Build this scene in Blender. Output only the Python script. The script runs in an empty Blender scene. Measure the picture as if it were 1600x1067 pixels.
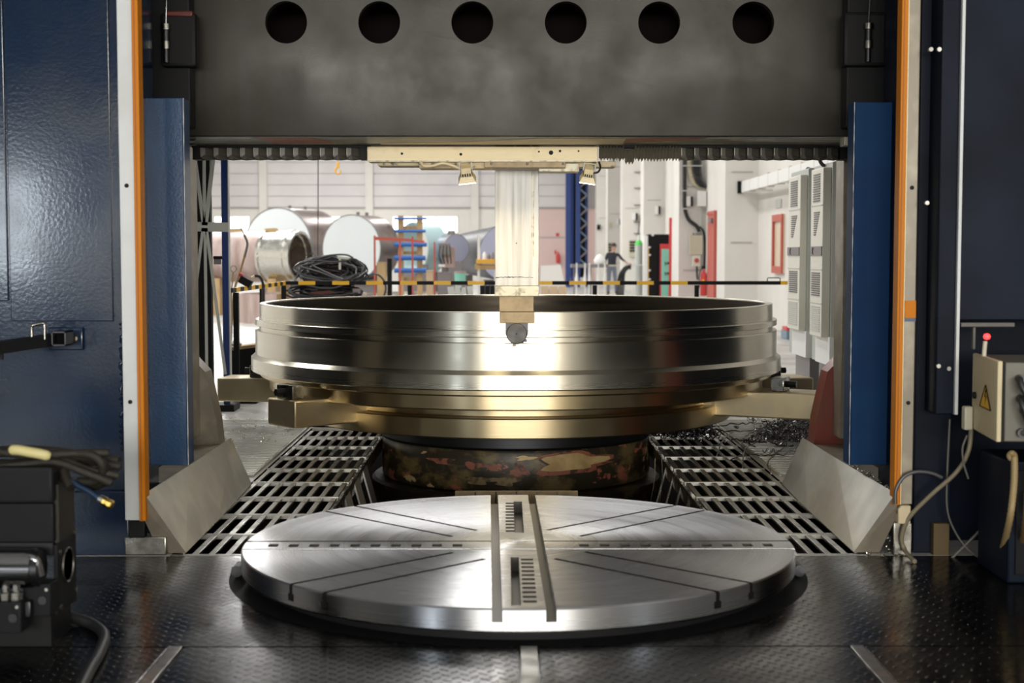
import bpy, bmesh, math, random
from mathutils import Vector, Matrix, Euler
random.seed(7)
C = bpy.context.scene.collection
SC = bpy.context.scene
# ------------------------------------------------------------------ camera
F = 2222.0
CAM = Vector((-0.07, 0.0, 1.45))
PITCH = math.atan((533.5 - 395.0) / F)
YAW = -10.0 / F
cd = bpy.data.cameras.new('camera'); cam = bpy.data.objects.new('camera', cd); C.objects.link(cam)
cam.location = CAM; cam.rotation_euler = Euler((math.pi/2 - PITCH, 0, YAW), 'XYZ')
cd.sensor_width = 36.0; cd.lens = 36.0 * F / 1600.0; cd.clip_end = 300; cd.clip_start = 0.05
cd.dof.use_dof = True; cd.dof.focus_distance = 9.4; cd.dof.aperture_fstop = 2.6
SC.camera = cam
SC.view_settings.view_transform = 'Standard'; SC.view_settings.look = 'None'
SC.view_settings.exposure = 0.0; SC.view_settings.gamma = 1.0
SC.view_settings.use_curve_mapping = False
RM = cam.rotation_euler.to_matrix()
def P(px, py, Y):
    """the point at depth Y on the line of sight through pixel (px, py)"""
    d = RM @ Vector(((px - 800.0) / F, (533.5 - py) / F, -1.0))
    return CAM + d * ((Y - CAM.y) / d.y)
def PZ(px, py, z):
    d = RM @ Vector(((px - 800.0) / F, (533.5 - py) / F, -1.0))
    return CAM + d * ((z - CAM.z) / d.z)
# ------------------------------------------------------------------ world and lights
w = bpy.data.worlds.new('world'); SC.world = w; w.use_nodes = True
w.node_tree.nodes['Background'].inputs[0].default_value = (0.75, 0.85, 1.0, 1)
w.node_tree.nodes['Background'].inputs[1].default_value = 1.6
def area(name, loc, target, sx, sy, power, col):
    l = bpy.data.lights.new(name, 'AREA'); l.shape = 'RECTANGLE'; l.size = sx; l.size_y = sy
    l.energy = power; l.color = col
    o = bpy.data.objects.new(name, l); C.objects.link(o); o.location = loc
    o.rotation_euler = (Vector(target) - Vector(loc)).to_track_quat('-Z', 'Y').to_euler()
    return o
COOL = (1.0, 0.985, 0.96); WARM = (1.0, 0.80, 0.46)
for i, (y, p) in enumerate(((16, 480), (26, 640), (38, 760), (50, 840), (64, 880))):
    for x in (-9.0, -0.6):
        area('hall_light', (x, y, 8.6), (x, y, 0), 1.6, 5.0, p * (1.35 if x < -5 else 0.62), COOL)
# a roof light row over the near bay, behind the operator's place
area('near_bay_light', (-1.0, -3.0, 7.4), (0.0, 5.0, 0.5), 5.0, 1.2, 12, (0.86, 0.93, 1.0))
# the big floodlight behind the operator's place, a warm one to its left and a cool one on the right wall
area('flood_light', (0.4, -8.6, 2.2), (0.0, 8.6, 1.6), 10.0, 2.0, 1500, (1.0, 0.96, 0.88))
area('side_flood', (-5.9, -3.1, 1.8), (0.0, 8.6, 1.2), 0.6, 1.2, 60, (0.86, 0.94, 1.0))
area('wall_light', (4.7, 1.8, 3.0), (0.3, 9.2, 0.9), 0.16, 1.6, 34, (0.84, 0.92, 1.0))
# ------------------------------------------------------------------ materials
def mat(name, col, rough=0.5, metal=0.0, col2=None, scale=6.0, mix=(0.4, 0.65), bump=0.0, bscale=40.0,
        rvar=0.0, aniso=0.0, stretch=(1, 1, 1), emit=None, estr=0.0, coat=0.0, detail=6.0, spec=0.5, trans=0.0):
    m = bpy.data.materials.new(name); m.use_nodes = True
    nt = m.node_tree; N = nt.nodes; L = nt.links; b = N['Principled BSDF']
    b.inputs['Base Color'].default_value = (*col, 1); b.inputs['Roughness'].default_value = rough
    b.inputs['Metallic'].default_value = metal; b.inputs['Specular IOR Level'].default_value = spec
    b.inputs['Coat Weight'].default_value = coat; b.inputs['Coat Roughness'].default_value = 0.08
    b.inputs['Transmission Weight'].default_value = trans
    if emit: b.inputs['Emission Color'].default_value = (*emit, 1); b.inputs['Emission Strength'].default_value = estr
    if col2 or bump or rvar:
        tc = N.new('ShaderNodeTexCoord'); mp = N.new('ShaderNodeMapping'); mp.inputs['Scale'].default_value = stretch
        L.new(tc.outputs['Object'], mp.inputs['Vector'])
        n = N.new('ShaderNodeTexNoise'); n.inputs['Scale'].default_value = scale; n.inputs['Detail'].default_value = detail
        L.new(mp.outputs[0], n.inputs['Vector'])
        if col2:
            r = N.new('ShaderNodeMapRange'); r.inputs[1].default_value = mix[0]; r.inputs[2].default_value = mix[1]
            L.new(n.outputs['Fac'], r.inputs[0])
            mx = N.new('ShaderNodeMix'); mx.data_type = 'RGBA'
            mx.inputs[6].default_value = (*col, 1); mx.inputs[7].default_value = (*col2, 1)
            L.new(r.outputs[0], mx.inputs[0]); L.new(mx.outputs[2], b.inputs['Base Color'])
        if rvar:
            r2 = N.new('ShaderNodeMapRange'); r2.inputs[1].default_value = 0.3; r2.inputs[2].default_value = 0.7
            r2.inputs[3].default_value = max(0.02, rough - rvar); r2.inputs[4].default_value = min(1, rough + rvar)
            L.new(n.outputs['Fac'], r2.inputs[0]); L.new(r2.outputs[0], b.inputs['Roughness'])
        if bump:
            n2 = N.new('ShaderNodeTexNoise'); n2.inputs['Scale'].default_value = bscale; n2.inputs['Detail'].default_value = 3
            L.new(mp.outputs[0], n2.inputs['Vector'])
            bp = N.new('ShaderNodeBump'); bp.inputs['Strength'].default_value = bump; bp.inputs['Distance'].default_value = 0.01
            L.new(n2.outputs['Fac'], bp.inputs['Height']); L.new(bp.outputs[0], b.inputs['Normal'])
    if aniso:
        t = N.new('ShaderNodeTangent'); t.direction_type = 'RADIAL'; t.axis = 'Z'
        L.new(t.outputs[0], b.inputs['Tangent']); b.inputs['Anisotropic'].default_value = aniso; b.inputs['Anisotropic Rotation'].default_value = 0.25
    return m
def turned(name, col, rough, aniso, lines=160.0, rvar=0.06, axis='Z', bump=0.05):
    """lathe-turned steel: grooves around the axis, the highlight drawn out across them"""
    m = mat(name, col, rough, 1.0, aniso=aniso)
    nt = m.node_tree; N = nt.nodes; L = nt.links; b = N['Principled BSDF']
    tc = N.new('ShaderNodeTexCoord'); sp = N.new('ShaderNodeSeparateXYZ'); L.new(tc.outputs['Object'], sp.inputs[0])
    cx = N.new('ShaderNodeCombineXYZ')
    r = N.new('ShaderNodeVectorMath'); r.operation = 'LENGTH'
    c2 = N.new('ShaderNodeCombineXYZ'); L.new(sp.outputs[0], c2.inputs[0]); L.new(sp.outputs[1], c2.inputs[1])
    L.new(c2.outputs[0], r.inputs[0])
    L.new(r.outputs['Value'], cx.inputs[0]); L.new(sp.outputs[2], cx.inputs[1])
    n = N.new('ShaderNodeTexNoise'); n.inputs['Scale'].default_value = lines; n.inputs['Detail'].default_value = 2
    L.new(cx.outputs[0], n.inputs['Vector'])
    n1 = N.new('ShaderNodeTexNoise'); n1.inputs['Scale'].default_value = 9.0; n1.inputs['Detail'].default_value = 2
    L.new(cx.outputs[0], n1.inputs['Vector'])
    ad = N.new('ShaderNodeMath'); ad.operation = 'ADD'; L.new(n.outputs['Fac'], ad.inputs[0]); L.new(n1.outputs['Fac'], ad.inputs[1])
    mr = N.new('ShaderNodeMapRange'); mr.inputs[1].default_value = 0.6; mr.inputs[2].default_value = 1.4
    mr.inputs[3].default_value = rough - rvar; mr.inputs[4].default_value = rough + rvar
    L.new(ad.outputs[0], mr.inputs[0]); L.new(mr.outputs[0], b.inputs['Roughness'])
    return m
def checker_plate(name, col, rough, k=14.0, metal=0.9, col2=None):
    m = mat(name, col, rough, metal, col2=col2, scale=2.2, rvar=0.12)
    nt = m.node_tree; N = nt.nodes; L = nt.links; b = N['Principled BSDF']
    tc = N.new('ShaderNodeTexCoord'); mp = N.new('ShaderNodeMapping')
    mp.inputs['Rotation'].default_value = (0, 0, math.radians(38)); mp.inputs['Scale'].default_value = (k, k, k)
    L.new(tc.outputs['Object'], mp.inputs['Vector'])
    sp = N.new('ShaderNodeSeparateXYZ'); L.new(mp.outputs[0], sp.inputs[0])
    def mth(op, a, bb=None, cc=None):
        n = N.new('ShaderNodeMath'); n.operation = op
        for i, v in enumerate((a, bb, cc)):
            if v is None: continue
            if isinstance(v, (int, float)): n.inputs[i].default_value = v
            else: L.new(v, n.inputs[i])
        return n.outputs[0]
    fx = mth('SUBTRACT', mth('FRACT', sp.outputs[0]), 0.5); fy = mth('SUBTRACT', mth('FRACT', sp.outputs[1]), 0.5)
    par = mth('FLOORED_MODULO', mth('ADD', mth('FLOOR', sp.outputs[0]), mth('FLOOR', sp.outputs[1])), 2.0)
    inv = mth('SUBTRACT', 1.0, par)
    u = mth('ADD', mth('MULTIPLY', fx, par), mth('MULTIPLY', fy, inv))
    v = mth('ADD', mth('MULTIPLY', fy, par), mth('MULTIPLY', fx, inv))
    d = mth('SQRT', mth('ADD', mth('POWER', mth('ABSOLUTE', mth('DIVIDE', u, 0.48)), 2.0), mth('POWER', mth('ABSOLUTE', mth('DIVIDE', v, 0.16)), 2.0)))
    mr = N.new('ShaderNodeMapRange'); mr.interpolation_type = 'SMOOTHSTEP'
    mr.inputs[1].default_value = 1.0; mr.inputs[2].default_value = 0.45
    L.new(d, mr.inputs[0])
    bp = N.new('ShaderNodeBump'); bp.inputs['Strength'].default_value = 0.6; bp.inputs['Distance'].default_value = 0.006
    L.new(mr.outputs[0], bp.inputs['Height']); L.new(bp.outputs[0], b.inputs['Normal'])
    return m
M = {}
M['ring'] = turned('ring_steel', (0.62, 0.585, 0.495), 0.30, 0.88)
M['disc'] = turned('faceplate_steel', (0.55, 0.45, 0.28), 0.33, 0.85)  # warm gold reflections are put into the steel colour
M['table'] = turned('table_steel', (0.46, 0.465, 0.48), 0.28, 0.88, lines=260)
M['table_bar'] = mat('ground_steel', (0.66, 0.66, 0.66), 0.30, 1.0, rvar=0.08, scale=14)
M['ram'] = mat('ground_white_steel', (0.56, 0.575, 0.59), 0.5, 0.15, rvar=0.1, scale=30, stretch=(1, 1, 0.05), col2=(0.40, 0.41, 0.42), mix=(0.45, 0.7))
M['ram_end'] = mat('stained_steel', (0.55, 0.53, 0.44), 0.5, 0.4, col2=(0.2, 0.18, 0.13), scale=26, mix=(0.5, 0.72))
M['holder'] = mat('tool_holder_steel', (0.30, 0.23, 0.14), 0.5, 0.5, col2=(0.22, 0.17, 0.10), scale=18)
M['tooldark'] = mat('blackened_steel', (0.05, 0.05, 0.055), 0.35, 0.9)
M['disc_tool'] = mat('tool_disc_steel', (0.085, 0.085, 0.085), 0.5, 0.5, rvar=0.08, scale=30)
M['steel'] = mat('bare_steel', (0.45, 0.44, 0.41), 0.36, 1.0, rvar=0.12, scale=8, col2=(0.33, 0.32, 0.29))
M['oily'] = mat('oily_steel', (0.34, 0.33, 0.30), 0.28, 1.0, rvar=0.12, scale=12, col2=(0.15, 0.14, 0.12))
M['sheet'] = mat('sheet_metal', (0.60, 0.60, 0.57), 0.42, 0.8, rvar=0.1, scale=3, col2=(0.46, 0.46, 0.44), bump=0.04, bscale=9)
M['beam'] = mat('dark_grey_paint', (0.040, 0.037, 0.030), 0.42, 0.12, spec=0.4, col2=(0.027, 0.023, 0.017), scale=3.2, rvar=0.10, bump=0.03, bscale=70, mix=(0.35, 0.75))
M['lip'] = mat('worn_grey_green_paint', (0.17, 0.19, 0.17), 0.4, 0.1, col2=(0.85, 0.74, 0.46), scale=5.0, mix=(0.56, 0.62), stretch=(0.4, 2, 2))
M['cream'] = mat('cream_paint', (0.95, 0.80, 0.50), 0.45, 0.0, col2=(0.66, 0.52, 0.30), scale=9, mix=(0.58, 0.9))
M['cream_old'] = mat('stained_cream_paint', (0.60, 0.50, 0.32), 0.5, 0.0, col2=(0.10, 0.085, 0.06), scale=16, mix=(0.56, 0.66))
M['navy_shaded'] = mat('shaded_navy_paint', (0.0035, 0.008, 0.020), 0.5, 0.0, col2=(0.0025, 0.005, 0.012), scale=2.0, rvar=0.07, spec=0.14)  # the column navy darkened and dulled, shade put into the colour
M['post_shaded'] = mat('shaded_blue_paint', (0.006, 0.040, 0.12), 0.5, 0.0, col2=(0.006, 0.032, 0.10), scale=4, bump=0.05, bscale=90, spec=0.12)  # shaded copy of the blue post paint for the right cover
M['navy'] = mat('glossy_navy_paint', (0.006, 0.019, 0.050), 0.18, 0.0, col2=(0.004, 0.012, 0.032), scale=2.0, bump=0.055, bscale=60, rvar=0.06, spec=0.5, coat=0.15)
M['post'] = mat('blue_paint', (0.012, 0.052, 0.135), 0.32, 0.0, col2=(0.010, 0.040, 0.105), scale=4, bump=0.10, bscale=90, spec=0.6)
M['rod_white'] = mat('grey_white_paint', (0.62, 0.64, 0.65), 0.35, 0.0, col2=(0.46, 0.47, 0.46), scale=3, mix=(0.5, 0.9))
M['orange'] = mat('orange_plastic', (0.58, 0.19, 0.005), 0.5, spec=0.2)
M['orange_dark'] = mat('orange_plastic_groove', (0.36, 0.10, 0.004), 0.5)
M['black'] = mat('black_paint', (0.008, 0.008, 0.009), 0.55, spec=0.2)
M['rubber'] = mat('black_rubber', (0.018, 0.018, 0.019), 0.45)
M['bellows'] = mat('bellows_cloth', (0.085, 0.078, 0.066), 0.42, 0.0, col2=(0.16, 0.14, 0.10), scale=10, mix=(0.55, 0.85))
M['bellows_lit_edge'] = mat('bellows_lit_edge', (0.26, 0.235, 0.18), 0.4, 0.3)  # pale colour standing in for light on the fold edges
M['darkred'] = mat('dark_red_paint', (0.10, 0.012, 0.008), 0.45)
M['redfoot'] = mat('worn_red_paint', (0.22, 0.045, 0.033), 0.38, 0.0, col2=(0.15, 0.095, 0.06), scale=6, mix=(0.45, 0.7), stretch=(1, 1, 0.3))
M['foot'] = mat('worn_grey_casting', (0.23, 0.20, 0.155), 0.4, 0.3, col2=(0.36, 0.33, 0.25), scale=7, mix=(0.5, 0.8))
M['slot'] = mat('shaded_slot_steel', (0.06, 0.055, 0.05), 0.4, 0.8)  # dark colour stands in for shade inside the table slots
M['pit'] = mat('oily_pit', (0.02, 0.018, 0.014), 0.4, 0.0)
M['plate_dark'] = checker_plate('dark_checker_plate', (0.030, 0.029, 0.027), 0.22, 22.0, 0.95, (0.018, 0.017, 0.016))
M['plate_light'] = checker_plate('bright_checker_plate', (0.62, 0.60, 0.53), 0.34, 20.0, 0.55, (0.44, 0.42, 0.36))
M['concrete'] = mat('painted_concrete', (0.50, 0.49, 0.47), 0.35, 0.0, col2=(0.36, 0.35, 0.33), scale=1.2, rvar=0.12)
M['wall'] = mat('white_wall', (0.76, 0.735, 0.69), 0.7, 0.0, col2=(0.70, 0.675, 0.63), scale=0.8)
M['wall_lilac'] = mat('pale_panel', (0.72, 0.69, 0.69), 0.7, 0.0, col2=(0.66, 0.63, 0.64), scale=0.7)
M['wall_pink'] = mat('pale_pink_panel', (0.74, 0.56, 0.53), 0.7)
M['seam'] = mat('panel_joint', (0.42, 0.40, 0.40), 0.8)
M['ceil'] = mat('roof_sheet', (0.38, 0.39, 0.40), 0.7)
M['darkwall'] = mat('dark_bay_wall', (0.10, 0.105, 0.115), 0.7)
M['sky_pane'] = mat('daylit_pane', (0.9, 0.95, 1.0), 0.3, emit=(0.93, 0.97, 1.0), estr=2.2)
M['bay_pane'] = mat('daylit_bay_pane', (0.9, 0.95, 1.0), 0.3, emit=(0.80, 0.90, 1.0), estr=0.5)
# ------------------------------------------------------------------ mesh builder
class MB:
    def __init__(s): s.v = []; s.f = []; s.m = []; s.fl = set()
    def add(s, vs, fs, mi=0):
        n = len(s.v); s.v += [Vector(v) for v in vs]; s.f += [[n + i for i in f] for f in fs]; s.m += [mi] * len(fs); return s
    def box(s, x0, x1, y0, y1, z0, z1, mi=0):
        vs = [(x, y, z) for z in (z0, z1) for y in (y0, y1) for x in (x0, x1)]
        return s.add(vs, [(0, 2, 3, 1), (4, 5, 7, 6), (0, 1, 5, 4), (2, 6, 7, 3), (0, 4, 6, 2), (1, 3, 7, 5)], mi)
    def cbox(s, c, size, rot=None, mi=0, bev=0.0):
        c = Vector(c); hx, hy, hz = (a / 2 for a in size)
        R = rot if isinstance(rot, Matrix) else (Euler(rot).to_matrix() if rot else Matrix.Identity(3))
        if bev <= 0:
            vs = [c + R @ Vector((x, y, z)) for z in (-hz, hz) for y in (-hy, hy) for x in (-hx, hx)]
            return s.add(vs, [(0, 2, 3, 1), (4, 5, 7, 6), (0, 1, 5, 4), (2, 6, 7, 3), (0, 4, 6, 2), (1, 3, 7, 5)], mi)
        bm = bmesh.new(); bmesh.ops.create_cube(bm, size=1.0)
        for v in bm.verts: v.co = Vector((v.co.x * size[0], v.co.y * size[1], v.co.z * size[2]))
        bmesh.ops.bevel(bm, geom=bm.edges[:], offset=min(bev, min(size) * 0.45), segments=2, affect='EDGES', profile=0.5)
        bm.verts.index_update()
        bm.normal_update(); k0 = len(s.f)
        s.fl |= {k0 + i for i, f in enumerate(bm.faces) if max(abs(f.normal.x), abs(f.normal.y), abs(f.normal.z)) > .9999}
        s.add([c + R @ v.co for v in bm.verts], [[v.index for v in f.verts] for f in bm.faces], mi); bm.free(); return s
    def bar(s, a, b, wd, ht, up=(0, 0, 1), mi=0):
        a = Vector(a); b = Vector(b); d = (b - a); ln = d.length; y = d.normalized(); u = Vector(up)
        x = y.cross(u)
        if x.length < 1e-4: x = y.cross(Vector((1, 0, 0)))
        x.normalize(); z = x.cross(y)
        return s.cbox((a + b) / 2, (wd, ln, ht), Matrix((x, y, z)).transposed(), mi)
    def tube(s, pts, r, n=8, mi=0, cap=True):
        pts = [Vector(p) for p in pts]; rs = r if isinstance(r, (list, tuple)) else [r] * len(pts)
        k = len(s.v); up = None; q = []
        for i, p in enumerate(pts):
            t = (pts[min(i + 1, len(pts) - 1)] - pts[max(i - 1, 0)])
            t = t.normalized() if t.length > 1e-9 else Vector((0, 0, 1))
            if up is None:
                up = t.cross(Vector((0, 0, 1)) if abs(t.z) < 0.9 else Vector((1, 0, 0))).normalized()
            up = (up - t * up.dot(t)); up = up.normalized() if up.length > 1e-6 else t.orthogonal().normalized()
            sd = t.cross(up)
            q += [p + (up * math.cos(a) + sd * math.sin(a)) * rs[i] for a in (2 * math.pi * j / n for j in range(n))]
        fs = [(i * n + j, i * n + (j + 1) % n, (i + 1) * n + (j + 1) % n, (i + 1) * n + j) for i in range(len(pts) - 1) for j in range(n)]
        if cap: fs += [tuple(reversed(range(n))), tuple((len(pts) - 1) * n + j for j in range(n))]
        return s.add(q, fs, mi)
    def cyl(s, a, b, r, n=20, mi=0, r2=None): return s.tube([a, b], [r, r if r2 is None else r2], n, mi)
    def lathe(s, prof, c=(0, 0, 0), n=128, mi=0, closed=False, axis=None, a0=0.0, a1=2 * math.pi):
        c = Vector(c); full = abs(a1 - a0 - 2 * math.pi) < 1e-6; k = len(prof); cols = n if full else n + 1; q = []
        R = Matrix.Identity(3) if axis is None else Vector((0, 0, 1)).rotation_difference(Vector(axis)).to_matrix()
        for j in range(cols):
            a = a0 + (a1 - a0) * j / n
            q += [c + R @ Vector((r * math.cos(a), r * math.sin(a), z)) for r, z in prof]
        fs = []
        for j in range(n):
            j2 = (j + 1) % cols
            for i in range(k if closed else k - 1):
                i2 = (i + 1) % k
                fs.append((j * k + i, j2 * k + i, j2 * k + i2, j * k + i2))
        return s.add(q, fs, mi)
    def prism(s, poly, a, b, mi=0):
        """poly: list of points (Vector, planar); extruded by the vector b-a"""
        d = Vector(b) - Vector(a); n = len(poly); p = [Vector(v) for v in poly]
        return s.add(p + [v + d for v in p], [tuple(range(n)), tuple(reversed(range(n, 2 * n)))] + [(i, n + i, n + (i + 1) % n, (i + 1) % n) for i in range(n)], mi)
WL = {}
def wloc(o): return WL.get(o.name, Vector((0, 0, 0)))
def obj(name, mb, m, parent=None, smooth=40.0, kind=None, label=None, origin=None, merge=False):
    base = wloc(parent) if parent else (Vector(origin) if origin is not None else Vector((0, 0, 0)))
    org = Vector(origin) if origin is not None else base
    me = bpy.data.meshes.new(name)
    me.from_pydata([v - org for v in mb.v], [], mb.f)
    ms = m if isinstance(m, (list, tuple)) else [m]
    for x in ms: me.materials.append(x)
    if len(ms) > 1: me.polygons.foreach_set('material_index', mb.m)
    bm = bmesh.new(); bm.from_mesh(me)
    if merge: bmesh.ops.remove_doubles(bm, verts=bm.verts, dist=1e-5)
    bmesh.ops.recalc_face_normals(bm, faces=bm.faces); bm.to_mesh(me); bm.free()
    if smooth:
        for p in me.polygons: p.use_smooth = True
        me.set_sharp_from_angle(angle=math.radians(smooth))
        for i in mb.fl: me.polygons[i].use_smooth = False
    o = bpy.data.objects.new(name, me); C.objects.link(o)
    if parent: o.parent = parent; o.location = org - base
    else: o.location = org
    WL[o.name] = org
    if kind: o['kind'] = kind
    if label: o['label'] = label
    return o
def tag(o, label, cat, group=None, kind=None):
    o['label'] = label; o['category'] = cat
    if group: o['group'] = group
    if kind: o['kind'] = kind
    return o
def thing(name, label, cat, loc, group=None):
    o = bpy.data.objects.new(name, None); C.objects.link(o); o.location = loc; WL[o.name] = Vector(loc)
    o.empty_display_size = 0.1
    return tag(o, label, cat, group)
def copy_at(src, loc, parent=None, rot=None, scale=None):
    """a copy sharing mesh data; loc is the world place of its origin"""
    o = src.copy(); C.objects.link(o); WL[o.name] = Vector(loc)
    if parent: o.parent = parent; o.location = Vector(loc) - wloc(parent)
    else: o.location = loc
    if rot: o.rotation_euler = rot
    if scale: o.scale = scale
    return o
def structure(o): o['kind'] = 'structure'; return o
def cut(o, cutters):
    """take solid cutters (MB) out of o, one after the other"""
    for mb in cutters:
        me = bpy.data.meshes.new('cutter'); org = wloc(o)
        me.from_pydata([v - org for v in mb.v], [], mb.f)
        bm = bmesh.new(); bm.from_mesh(me); bmesh.ops.recalc_face_normals(bm, faces=bm.faces); bm.to_mesh(me); bm.free()
        c = bpy.data.objects.new('cutter', me); C.objects.link(c); c.matrix_world = Matrix.Translation(org)
        md = o.modifiers.new('cut', 'BOOLEAN'); md.operation = 'DIFFERENCE'; md.solver = 'EXACT'; md.object = c; md.use_self = True
        bpy.context.view_layer.update()
        dg = bpy.context.evaluated_depsgraph_get()
        nm = bpy.data.meshes.new_from_object(o.evaluated_get(dg))
        o.modifiers.clear(); old = o.data; o.data = nm; nm.name = old.name; bpy.data.meshes.remove(old)
        bpy.data.objects.remove(c); bpy.data.meshes.remove(me)
    for p in o.data.polygons: p.use_smooth = True
    o.data.set_sharp_from_angle(angle=math.radians(30))
def arc(c, r, a0, a1, n, plane='xz'):
    out = []
    for i in range(n + 1):
        a = math.radians(a0 + (a1 - a0) * i / n)
        if plane == 'xz': out.append(Vector((c[0] + r * math.cos(a), c[1], c[2] + r * math.sin(a))))
        else: out.append(Vector((c[0] + r * math.cos(a), c[1] + r * math.sin(a), c[2])))
    return out
def smoothpath(pts, n=6):
    """Catmull-Rom through pts"""
    p = [Vector(q) for q in pts]; p = [p[0] * 2 - p[1]] + p + [p[-1] * 2 - p[-2]]; out = []
    for i in range(1, len(p) - 2):
        for k in range(n):
            t = k / n
            out.append(0.5 * ((2 * p[i]) + (p[i + 1] - p[i - 1]) * t + (2 * p[i - 1] - 5 * p[i] + 4 * p[i + 1] - p[i + 2]) * t * t + (3 * p[i] - p[i - 1] - 3 * p[i + 1] + p[i + 2]) * t ** 3))
    return out + [p[-2]]
M['arm'] = mat('brass_toned_steel', (0.60, 0.49, 0.30), 0.38, 0.9, rvar=0.08, scale=5, col2=(0.50, 0.42, 0.28))
def flaked(name, base, patches, rough=.4):
    """dark oily paint with patches of other colours where it has flaked"""
    m = mat(name, base, rough, 0.1, rvar=.12, scale=6)
    nt = m.node_tree; N = nt.nodes; L = nt.links; b = N['Principled BSDF']
    tc = N.new('ShaderNodeTexCoord'); last = None
    for i, (c, sc, lo, hi, off) in enumerate(patches):
        mp = N.new('ShaderNodeMapping'); mp.inputs['Location'].default_value = (off, off * .7, off * 1.3); mp.inputs['Scale'].default_value = (1, 1, 1.6)
        L.new(tc.outputs['Object'], mp.inputs['Vector'])
        n = N.new('ShaderNodeTexNoise'); n.inputs['Scale'].default_value = sc; n.inputs['Detail'].default_value = 8; n.inputs['Roughness'].default_value = .62
        L.new(mp.outputs[0], n.inputs['Vector'])
        r = N.new('ShaderNodeMapRange'); r.inputs[1].default_value = lo; r.inputs[2].default_value = hi; L.new(n.outputs['Fac'], r.inputs[0])
        mx = N.new('ShaderNodeMix'); mx.data_type = 'RGBA'; mx.inputs[7].default_value = (*c, 1)
        if last is None: mx.inputs[6].default_value = (*base, 1)
        else: L.new(last, mx.inputs[6])
        L.new(r.outputs[0], mx.inputs[0]); last = mx.outputs[2]
    L.new(last, b.inputs['Base Color'])
    return m
M['pedestal'] = flaked('flaking_pedestal_paint', (0.030, 0.024, 0.014), [((0.14, 0.10, 0.04), 3.0, .52, .62, 3.0), ((0.34, 0.11, 0.07), 4.0, .59, .62, 9.0), ((0.52, 0.38, 0.19), 2.2, .60, .62, 21.0)])
M['pit_rust'] = flaked('oily_rusty_casting', (0.022, 0.018, 0.012), [((0.11, 0.08, 0.035), 4.0, .52, .66, 5.0), ((0.16, 0.05, 0.03), 7.0, .60, .66, 2.0)])

M['beige_dark'] = mat('dark_beige_hose', (0.20, 0.17, 0.11), 0.45)  # darker beige for the thick hose
M['mint_pale'] = mat('pale_tape', (0.72, 0.76, 0.66), 0.6)
M['inner'] = mat('shaded_bore_steel', (0.055, 0.046, 0.035), 0.35, 0.9, rvar=.08, scale=3, stretch=(.3, .3, 8))  # dark reflections inside the ring are put into this colour

M['hole'] = mat('hole_shade_black', (0.005, 0.0022, 0.002), 0.7, spec=0.1)  # near-black stands in for the shade inside the rail holes

M['flake_cream'] = mat('flaked_cream_layer', (0.50, 0.36, 0.17), 0.42, 0.1, col2=(0.36, 0.24, 0.10), scale=9)
M['flake_red'] = mat('flaked_primer', (0.26, 0.09, 0.055), 0.5, 0.1, col2=(0.05, 0.03, 0.02), scale=14, mix=(.5, .6))
M['flake_tan'] = mat('flaked_tan_layer', (0.20, 0.14, 0.06), 0.45, 0.2, col2=(0.05, 0.04, 0.02), scale=16, mix=(.45, .6))

M['boxcase'] = mat('shaded_case_paint', (0.15, 0.14, 0.11), 0.5)  # shade on the box front is put into the case colour
M['boxdoor'] = mat('warm_lit_door', (0.62, 0.53, 0.33), 0.5)  # warm light from the side is put into the door colour
M['dimgrey'] = mat('dim_grey_plastic', (0.11, 0.105, 0.09), 0.5)  # dimness of the right corner put into the cable colours
M['dimtan'] = mat('dim_tan_conduit', (0.30, 0.22, 0.10), 0.5); M['dimbrown'] = mat('dim_brown_conduit', (0.14, 0.085, 0.035), 0.5)
M['dimwood'] = mat('shaded_timber', (0.10, 0.065, 0.025), 0.7)  # timber darkened, the dim corner put into its colour
M['redpatch'] = mat('red_lead_paint', (0.55, 0.11, 0.06), 0.5, 0.0, col2=(0.40, 0.09, 0.05), scale=14)
# ------------------------------------------------------------------ the hall
XR, XP, YB = 5.08, 4.40, 74.0          # right wall and the inner faces of its piers
PX0, PX1, PY0, PY1 = -1.68, 1.68, 6.745, 12.9      # the pit under the lathe
fl = MB()
fl.box(-16, PX0, PY0, YB, -0.3, 0); fl.box(PX1, XR + .3, PY0, YB, -0.3, 0)
fl.box(-16, XR + .3, -9, PY0, -0.3, -0.012); fl.box(PX0, PX1, PY1, YB, -0.3, 0)
floor = structure(obj('floor', fl, M['concrete'], smooth=None))
pit = MB(); pit.box(PX0, PX1, PY0, PY1, -1.0, -0.9)
pit.box(PX0 - .1, PX0, PY0, PY1, -1, -.001); pit.box(PX1, PX1 + .1, PY0, PY1, -1, -.001)
pit.box(PX0, PX1, PY0 - .1, PY0, -1, -.02); pit.box(PX0, PX1, PY1, PY1 + .1, -1, -.001)
obj('pit_lining', pit, M['pit'], floor, None)
structure(obj('ceiling', MB().box(-16, XR + .3, -9, YB, 9.0, 9.2), M['ceil'], smooth=None))
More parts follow.
